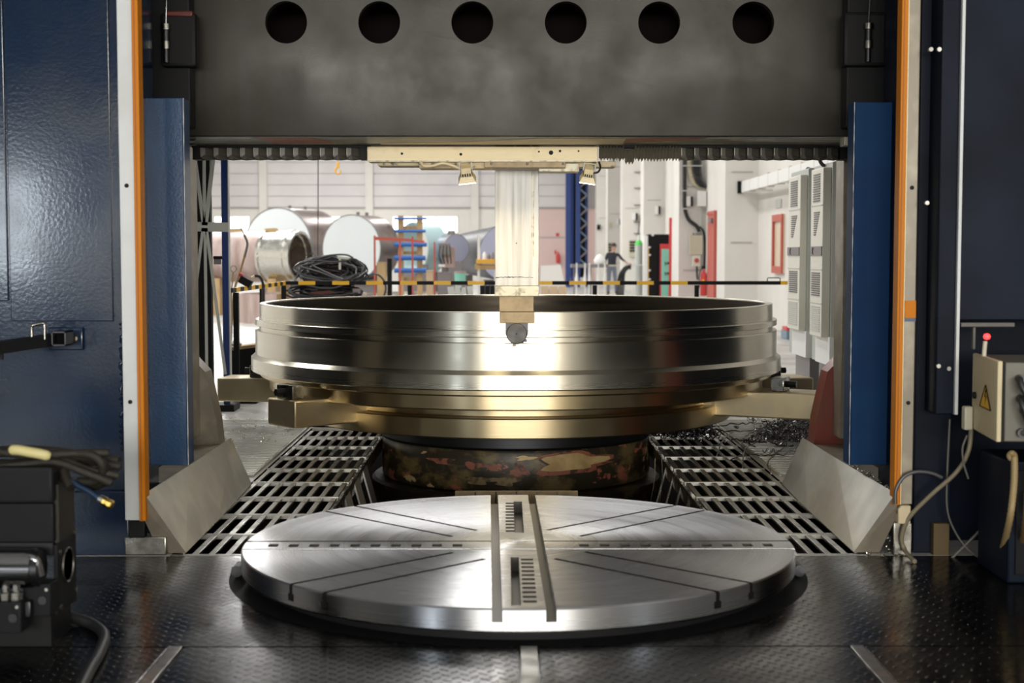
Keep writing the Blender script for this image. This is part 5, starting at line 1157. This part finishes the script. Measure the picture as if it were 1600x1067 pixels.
# ------------------------------------------------------------------ barrier arm on the navy column
BD = 6.785
ba = thing('barrier_arm', 'dark square-tube arm with a loop handle hinged on the navy column', 'arm', P(100, 529, BD))
pbox('mounting_plate', 76, 128.5, 511.5, 547, BD - .012, .012, 'navy', ba, .006)
a, b = P(94, 529, 6.70), P(-30, 547, 6.35)
obj('tube', MB().bar(a, b, .055, .055), M['black'], ba, None)
c = P(92.5, 529, 6.60)
hs_ = .030
for dx, dz, sx, sz in ((0, hs_, .066, .006), (0, -hs_, .066, .006), (-hs_, 0, .006, .066), (hs_, 0, .006, .066)):
    obj('socket_wall', MB().cbox(c + Vector((dx, .05, dz)), (sx, .12, sz)), M['tooldark'], ba, None)
obj('hinge_block', MB().cbox(P(107, 529, 6.74), (.05, .08, .05), bev=.006), M['black'], ba, 40)
obj('bolt', MB().cyl(P(118, 529, 6.765), P(118, 529, 6.775), .010, 10), M['holder'], ba, 40)
obj('handle', MB().tube(smoothpath([P(50, 535, 6.58), P(49.5, 512, 6.58), P(52, 508, 6.58), P(67, 505, 6.60), P(69.5, 508, 6.60), P(70, 530, 6.60)], 4), .008, 8), M['oily'], ba, 60)
obj('stop_pin', MB().tube([P(3, 545, 6.45), P(3, 562, 6.45)], .008, 8), M['black'], ba, 60)
# ------------------------------------------------------------------ valve stand in the foreground
M['dkgrey'] = mat('dark_grey_enamel', (0.012, 0.0125, 0.014), 0.5, 0.0, rvar=.08, scale=6, bump=.05, bscale=30, spec=.10)
M['chrome'] = mat('chrome', (0.35, 0.35, 0.36), 0.14, 1.0)
M['braid'] = mat('brown_braided_hose', (0.016, 0.013, 0.008), 0.6, bump=.4, bscale=160)
M['tape'] = mat('yellowed_tape', (0.62, 0.55, 0.26), 0.5); M['brass'] = mat('brass', (0.72, 0.48, 0.12), 0.3, 1.0)
M['bluehose'] = mat('dark_blue_hose', (0.008, 0.025, 0.06), 0.4)
VX = P(83, 800, 5.2).x
vs_ = thing('valve_stand', 'dark grey hydraulic valve stand with ports and a side plate in the near corner', 'hydraulic unit', (VX - .3, 5.3, 0))
def vb(nm, x0, x1, y0, y1, py0, py1, m, b=.006, d=5.2):
    z1_, z0_ = Z(py0, d), Z(py1, d); return obj(nm, MB().cbox(((x0 + x1) / 2, (y0 + y1) / 2, (z0_ + z1_) / 2), (x1 - x0, y1 - y0, z1_ - z0_), bev=b), M[m], vs_, 40)
vb('upper_case', VX - .8, VX, 5.2, 5.42, 729, 786, 'dkgrey', .012)
obj('front_case', vb('lower_case', VX - .8, VX - .004, 5.21, 5.42, 787, 848, 'dkgrey') and MB().cbox((VX - .4, 5.24, Z(860, 5.2)), (.78, .04, .05)), M['tooldark'], vs_, None)
sp_ = vb('side_plate', VX - .002, VX + .012, 5.2, 5.43, 851, 960, 'dkgrey', .003)
obj('side_plate_upper', MB().box(VX - .03, VX + .008, 5.24, 5.43, Z(850, 5.2), Z(760, 5.2)), M['braid'], vs_, None)
obj('port_ring', MB().lathe([(.0, 0), (.060, 0), (.062, .004), (.066, .004), (.068, 0)], (VX + .012, 5.325, Z(893, 5.2)), 32, axis=(1, 0, 0)), M['oily'], vs_, 40)
for y_, py in ((5.225, 864), (5.41, 848), (5.225, 950), (5.41, 940)): obj('screw', MB().cyl((VX + .011, y_, Z(py, 5.2)), (VX + .018, y_, Z(py, 5.2)), .010, 8), M['oily'], vs_, 40)
cc = P(22, 888, 5.12)
obj('chrome_cylinder', MB().cyl(cc + Vector((-.2, 0, 0)), cc + Vector((.075, 0, 0)), .072, 32), M['chrome'], vs_, 40)
obj('cylinder_cap', MB().cyl(cc + Vector((.076, 0, 0)), cc + Vector((.10, 0, 0)), .066, 32), M['tooldark'], vs_, 40)
obj('chrome_elbow', MB().tube(smoothpath([cc + Vector((.05, -.03, .05)), cc + Vector((.09, -.04, .04)), cc + Vector((.105, -.03, -.02))]), .016, 12), M['chrome'], vs_, 60)
def mblock(px0, px1, py0, py1, d, th, m='dkgrey', port=True):
    a, b_ = P(px0, py1, d), P(px1, py0, d)
    bl = obj('valve_block', MB().cbox(((a.x + b_.x) / 2, d + th / 2, (a.z + b_.z) / 2), (b_.x - a.x, th, b_.z - a.z), bev=.005), M[m], vs_, 40)
    if port:
        c_ = Vector((b_.x - .028, d, (a.z + b_.z) / 2))
        obj('port', MB().lathe([(.0, .004), (.016, .004), (.018, -.003), (.027, -.003), (.028, .0)], c_, 24, axis=(0, -1, 0)), M['tooldark'], bl, 40)
        obj('port_screw', MB().cyl(c_ + Vector((.016, -.006, .04)), c_ + Vector((.016, .002, .04)), .006, 8), M['steel'], bl, 40)
mblock(36, 78, 913, 963, 5.10, .1); mblock(-40, 32, 941, 990, 5.02, .1); mblock(-60, 45, 895, 912, 5.06, .12, 'steel', False); mblock(38, 47, 940, 965, 5.06, .04, 'tooldark', False)
for px, py in ((10, 925), (26, 924)): obj('fitting', MB().lathe([(0, 0), (.022, 0), (.022, .03), (.014, .034), (.014, .06), (0, .06)], P(px, py + 14, 5.06), 6), M['oily'], vs_, 30)
obj('base', MB().box(VX - .8, VX - .01, 5.18, 5.42, 0, Z(960, 5.2)), M['black'], vs_, None)
hc_ = thing('hose_coil', 'coil of dark braided hose with yellowed tape resting on the valve stand', 'hose', (VX - .1, 5.3, Z(729, 5.2)))
zt_ = Z(729, 5.3)
random.seed(5)
for k, (z_, x1_, y_, amp) in enumerate(((.016, .24, 5.24, .012), (.040, .255, 5.27, .015), (.066, .22, 5.25, .014), (.02, .25, 5.31, .01), (.052, .24, 5.33, .012))):
    pts = [(VX - .75 + (x1_ + .72) * i / 9, y_ + .010 * math.sin(i * 1.3 + k), zt_ + z_ + amp * math.sin(i * 1.1 + k * 2) - (.03 * max(0, i - 7) if k < 2 else .01 * max(0, i - 7))) for i in range(10)]
    obj('hose_strand', MB().tube(smoothpath(pts, 4), .0155, 10), M['braid'], hc_, 60)
pts = [P(118, 709, 5.25), P(140, 710, 5.24), P(158, 722, 5.24), P(160, 740, 5.26), P(148, 752, 5.28), P(122, 752, 5.3)]
for dy in (0, .03, .05): obj('hose_bend', MB().tube(smoothpath([p + Vector((0, dy, -dy * .5)) for p in pts]), .017, 10), M['braid'], hc_, 60)
obj('hose_end', MB().tube(smoothpath([P(100, 735, 5.3), P(105, 750, 5.28), P(112, 762, 5.26)]), .02, 10), M['braid'], hc_, 60)
obj('tape_wrap', MB().tube(smoothpath([P(16, 703, 5.22), P(28, 703, 5.21), P(45, 706, 5.21), P(62, 709, 5.21), P(79, 713, 5.22)]), [.012, .016] + [.019] * 21 + [.016, .012], 10), M['tape'], hc_, 60)
bh = thing('hose_fitting', 'dark blue hose end with a brass coupling hanging off the hose coil', 'hose', P(150, 775, 5.25))
obj('hose', MB().tube(smoothpath([P(112, 752, 5.27), P(125, 760, 5.26), P(140, 768, 5.25), P(155, 779, 5.24)]), .011, 10), M['bluehose'], bh, 60)
a, b = P(155, 779, 5.24), P(178, 791, 5.23); dv = (b - a)
obj('ferrule', MB().cyl(a, a + dv * .3, .016, 12), M['steel'], bh, 40)
obj('coupling', MB().lathe([(0, 0), (.018, 0), (.018, .010), (.0155, .012), (.0155, .018), (.018, .020), (.018, .034), (.014, .038), (0, .038)], a + dv * .3, 8, axis=dv), M['brass'], bh, 30)
fh = thing('floor_hose', 'black hose lying on the platform in the near corner', 'hose', PZ(160, 990, 0))
obj('hose', MB().tube(smoothpath([PZ(70, 958, .05) , PZ(100, 963, .03), PZ(130, 970, .022), PZ(152, 980, .02), PZ(163, 995, .02), PZ(155, 1020, .02), PZ(138, 1050, .02), PZ(118, 1090, .02)], 6), .021, 10), M['rubber'], fh, 60)
# ------------------------------------------------------------------ electrical box on the right
n0 = P(1560, 565, 6.1); f0 = P(1521, 560, 6.58); zb_ = P(1560, 690, 6.1).z; zt_ = P(1560, 566, 6.1).z
n0 = Vector((n0.x, n0.y, 0)); f0 = Vector((f0.x, f0.y, 0)); dl = (n0 - f0); Ld = dl.length; dl.normalize(); dp_ = Vector((-dl.y, dl.x, 0))
if dp_.x < 0: dp_ = -dp_
Mx = Matrix((dl, dp_, Vector((0, 0, 1)))).transposed(); W_ = .55; cz_ = (zt_ + zb_) / 2
eb = thing('electrical_box', 'beige electrical box with a yellow warning triangle and black cables on the right', 'electrical box', (n0.x + .2, 6.3, zb_))
cen = (n0 + f0) / 2 + dp_ * W_ / 2
obj('case', MB().cbox(cen + dp_ * .015 + Vector((0, 0, cz_)), (Ld, W_ - .03, zt_ - zb_), Mx, bev=.006), M['boxcase'], eb, 40)
obj('door', MB().cbox((n0 + f0) / 2 + dp_ * .008 + Vector((0, 0, cz_ + .002)), (Ld + .006, .022, zt_ - zb_ + .008), Mx, bev=.006), M['boxdoor'], eb, 40)
obj('gasket', MB().cbox((n0 + f0) / 2 + dp_ * .024 + Vector((0, 0, cz_)), (Ld + .002, .008, zt_ - zb_ + .002), Mx), M['black'], eb, None)
def dpnt(u, v): return f0 + dl * (u * Ld) - dp_ * .0045 + Vector((0, 0, zb_ + v * (zt_ - zb_)))
tr_ = [dpnt(.32, .30), dpnt(.86, .25), dpnt(.60, .55)]
tr_ = [dpnt(.37, .36), dpnt(.80, .36), dpnt(.585, .66)]
sg = obj('warning_triangle', MB().prism(tr_, (0, 0, 0), -dp_ * .002), M['yellow'], eb, None, label='yellow high-voltage warning triangle')
bolt = [(.585, .60), (.55, .50), (.60, .51), (.575, .41), (.635, .525), (.585, .515), (.62, .60)]
obj('lightning_mark', MB().prism([dpnt(u, v) - dp_ * .0025 for u, v in bolt], (0, 0, 0), -dp_ * .001), M['black'], sg, None)
for i in range(3): obj('triangle_border', MB().bar(tr_[i] - dp_ * .0025, tr_[(i + 1) % 3] - dp_ * .0025, .004, .004), M['black'], sg, None)
obj('lock', MB().cyl(dpnt(.17, .47), dpnt(.17, .47) - dp_ * .012, .016, 14), M['black'], eb, 40)
fn = dl  # outward normal of the cable face
def fpt(u, v, o=0.0): return n0 + dp_ * (u * W_) + Vector((0, 0, zb_ + v * (zt_ - zb_))) + fn * o
for k, (u, v) in enumerate(((.16, .80), (.20, .72), (.17, .55), (.20, .40), (.27, .86), (.30, .62))):
    g0 = fpt(u, v); obj('gland', MB().cyl(g0, g0 + fn * .035, .018, 10), M['tooldark'], eb, 40)
    obj('cable', MB().tube(smoothpath([g0 + fn * .02, g0 + fn * .06 + Vector((-.012, 0, .0)), g0 + fn * .08 + Vector((-.004, 0, -.035)), g0 + fn * .085 + Vector((.03, 0, -.09)), g0 + fn * .06 + Vector((.09, 0, -.20)), g0 + fn * .05 + Vector((.14, 0, -.36))]), .013, 8), M['rubber'], eb, 60)
g0 = fpt(.18, .12); obj('gland', MB().cyl(g0, g0 + fn * .03, .02, 10), M['tooldark'], eb, 40)
obj('grey_conduit', MB().tube(smoothpath([g0 + fn * .02, g0 + fn * .05 + Vector((.02, 0, 0)), g0 + fn * .05 + Vector((.05, 0, -.06)), g0 + fn * .04 + Vector((.05, 0, -.35))]), .014, 8), M['dimgrey'], eb, 60)
obj('terminal', MB().cbox(f0 + Vector((-.03, -.02, zb_ + .05)), (.04, .05, .11), bev=.008), M['beige'], eb, 40)
ep = thing('pedestal_cabinet', 'dark navy pedestal cabinet carrying the beige electrical box', 'cabinet', (n0.x + .3, 6.35, 0))
obj('body', MB().cbox((n0.x + .36, 6.36, .27), (.56, .40, .54), bev=.01), M['navy_shaded'], ep, 40)
obj('mast', MB().cbox((n0.x + .30, 6.36, (.54 + zb_) / 2), (.10, .10, zb_ - .54)), M['black'], ep, None)
obj('door_panel', MB().cbox((n0.x + .34, 6.155, .27), (.46, .012, .46), bev=.004), M['dkgrey'], ep, 40)
def conduit(nm, lab, pts, r, m, ribs=True, cat='conduit'):
    p = smoothpath(pts, 16 if ribs else 6)
    rr_ = [r * (1 + (.10 if i % 2 else -.05)) for i in range(len(p))] if ribs else r
    return tag(obj(nm, MB().tube(p, rr_, 10), M[m], None, 80, origin=p[-1]), lab, cat)
conduit('corrugated_conduit', 'tan corrugated conduit hanging in front of the pedestal cabinet below the box', [P(1581, 716, 6.1), P(1578.5, 712, 6.09), P(1582, 709, 6.08), P(1585, 718, 6.08), P(1584, 760, 6.08), P(1577, 815, 6.08), PZ(1560, 884, .02)], .0145, 'dimtan')
conduit('corrugated_conduit', 'brown corrugated conduit at the frame edge beside the tan one', [P(1606, 770, 6.05), P(1602, 820, 6.05), PZ(1588, 886, .02)], .0145, 'dimbrown')
conduit('thick_hose', 'thick dark hose sweeping from the electrical box down to the platform edge', [P(1518, 664, 6.6), P(1513, 705, 6.6), P(1494, 738, 6.62), P(1455, 773, 6.66), P(1421, 808, 6.70), P(1409, 838, 6.72), P(1414, 860, 6.71), PZ(1429, 877, .012)], .011, 'beige_dark', False, 'hose')
conduit('thin_cable', 'thin grey cable dropping beside the thick hose to the platform', [P(1484, 655, 6.7), P(1480, 740, 6.7), P(1480, 795, 6.7), P(1492, 830, 6.7), P(1514, 860, 6.68), PZ(1543, 878, .006)], .005, 'dimgrey', False, 'cable')
conduit('thin_cable', 'short thin cable end looping under the electrical box', [P(1511, 680, 6.55), P(1504, 700, 6.55), P(1506, 725, 6.55), P(1513, 748, 6.55)], .005, 'dimgrey', False, 'cable')
conduit('arched_cable', 'black cable arching from the orange strip foot into the dark', [P(1399, 787, 6.69), P(1400, 765, 6.69), P(1412, 745, 6.69), P(1432, 737, 6.69), P(1455, 739, 6.69), P(1472, 746, 6.69)], .009, 'cable_hl', False, 'cable')
conduit('lance', 'thin metal lance leaning low among the hoses at the right', [P(1482, 877, 6.70), P(1520, 840, 6.70), P(1546, 813, 6.70)], .007, 'dimgrey', False, 'tool')
wbk = tag(pbox('timber_chock', 1458, 1484, 818, 880, 6.748, .05, 'dimwood', None, .004, z0=-.01), 'brown timber chock standing in the dark behind the platform edge', 'timber')
rl2 = thing('signal_light', 'small lit red signal lamp on a pale stalk above the electrical box', 'lamp', P(1538, 562, 6.4))
M['redlit'] = mat('lit_red_lens', (.8, .02, .02), .3, emit=(1.0, .03, .03), estr=5.0)
obj('stalk', MB().tube(smoothpath([P(1537, 566, 6.4), P(1538, 548, 6.4), P(1539.5, 533, 6.4)]), .010, 10), M['beige'], rl2, 60)
obj('lens', MB().lathe([(0, -.014), (.012, -.010), (.016, 0), (.012, .011), (0, .015)], P(1542, 526, 6.4), 18), M['redlit'], rl2, 60, label='glowing red lens')
gf = thing('bar_gantry', 'dim grey bar gantry mounted behind the signal lamp', 'frame', P(1540, 508, 6.62))
pbox('cross_bar', 1502, 1586, 504, 511, 6.62, .03, 'dimgrey', gf); pbox('upright', 1520, 1525, 511, 546, 6.62, .03, 'dimgrey', gf)
# ------------------------------------------------------------------ swarf
random.seed(21)
M['swarf'] = mat('blue_black_swarf', (0.26, 0.26, 0.28), 0.25, 1.0); M['glint'] = mat('bright_chip', (0.7, 0.66, 0.55), 0.25, 1.0)
sw = MB(); gl_ = MB()
def curl(mb, c, L_, r, turns, az, el, tr=.003):
    d = Vector((math.cos(az) * math.cos(el), math.sin(az) * math.cos(el), math.sin(el))); a = d.orthogonal().normalized(); b = d.cross(a); n = int(turns * 7)
    mb.tube([c + d * (L_ * i / n) + (a * math.cos(2 * math.pi * turns * i / n) + b * math.sin(2 * math.pi * turns * i / n)) * r * (1 - .3 * i / n) + Vector((0, 0, max(0, .03))) for i in range(n + 1)], tr, 4, cap=False)
def gpt(px, py, z=.02): return PZ(px, py, z)
for k in range(170):
    px = random.gauss(1255, 26); py = random.gauss(672, 13)
    if px > 1296 or py < 632: continue
    curl(sw, gpt(px, py, random.uniform(.01, .14)), random.uniform(.06, .22), random.uniform(.012, .035), random.uniform(1.5, 4), random.uniform(0, 6.28), random.uniform(-.15, .6), random.uniform(.002, .004))
for k in range(90):
    px = random.gauss(1215, 22); py = random.gauss(683, 9)
    curl(sw, gpt(px, py, random.uniform(.0, .06)), random.uniform(.05, .16), random.uniform(.01, .03), random.uniform(1.5, 4), random.uniform(0, 6.28), random.uniform(-.1, .4), .003)
for k in range(120):
    px = random.gauss(1075, 24); py = random.gauss(679, 6)
    curl(sw, gpt(px, py, random.uniform(.0, .05)), random.uniform(.05, .18), random.uniform(.01, .03), random.uniform(1.5, 3.5), random.uniform(0, 6.28), random.uniform(-.1, .3), .003)
for pts in ([(1060, 690), (1110, 668), (1160, 664), (1210, 660), (1270, 655)], [(1100, 672), (1150, 676), (1200, 670), (1250, 668)], [(1180, 700), (1160, 690), (1170, 680), (1200, 672), (1220, 665)],
            [(1160, 735), (1165, 705), (1190, 690), (1230, 688), (1262, 692)], [(1205, 740), (1200, 725), (1220, 705), (1255, 695)], [(1110, 700), (1140, 690), (1175, 691), (1240, 699)], [(1140, 720), (1180, 712), (1220, 713), (1250, 700)], [(1120, 712), (1130, 690), (1145, 676)]):
    sw.tube([p + Vector((0, 0, random.uniform(0, .02))) for p in smoothpath([gpt(*p, .025) for p in pts], 8)], .005, 5)
for a, b, z in (((1024, 716), (1015, 790), -.1), ((1034, 716), (1030, 790), -.1)):
    A = P(*a, 9.4); B_ = P(*b, 9.1); sw.tube(smoothpath([A, A.lerp(B_, .5) + Vector((.012, 0, 0)), B_]), .003, 4)
tag(obj('swarf', sw, M['swarf'], None, 60, origin=gpt(1240, 680)), 'tangled blue-black metal swarf strewn over the floor plate by the red foot', 'swarf', kind='stuff')
for k in range(240):
    s = random.choice((0, 1, 2))
    if s == 0: p = gpt(random.uniform(1335, 1392), 0, 0); px = random.uniform(1330, 1390); p = PZ(px, 705 + (px - 1300) * .75 + random.uniform(-10, 10), .25)
    elif s == 1: p = PZ(random.uniform(1360, 1420), random.uniform(835, 872), .0)
    else: p = PZ(random.uniform(335, 470), random.uniform(640, 690), .03)
    curl(gl_, p - Vector((0, 0, .03)), random.uniform(.01, .04), .006, 1.2, random.uniform(0, 6.28), random.uniform(-.2, .5), .0022)
tag(obj('metal_chips', gl_, M['glint'], None, 60, origin=gpt(1370, 760)), 'small bright metal chips scattered around the column feet and floor plates', 'metal chips', kind='stuff')
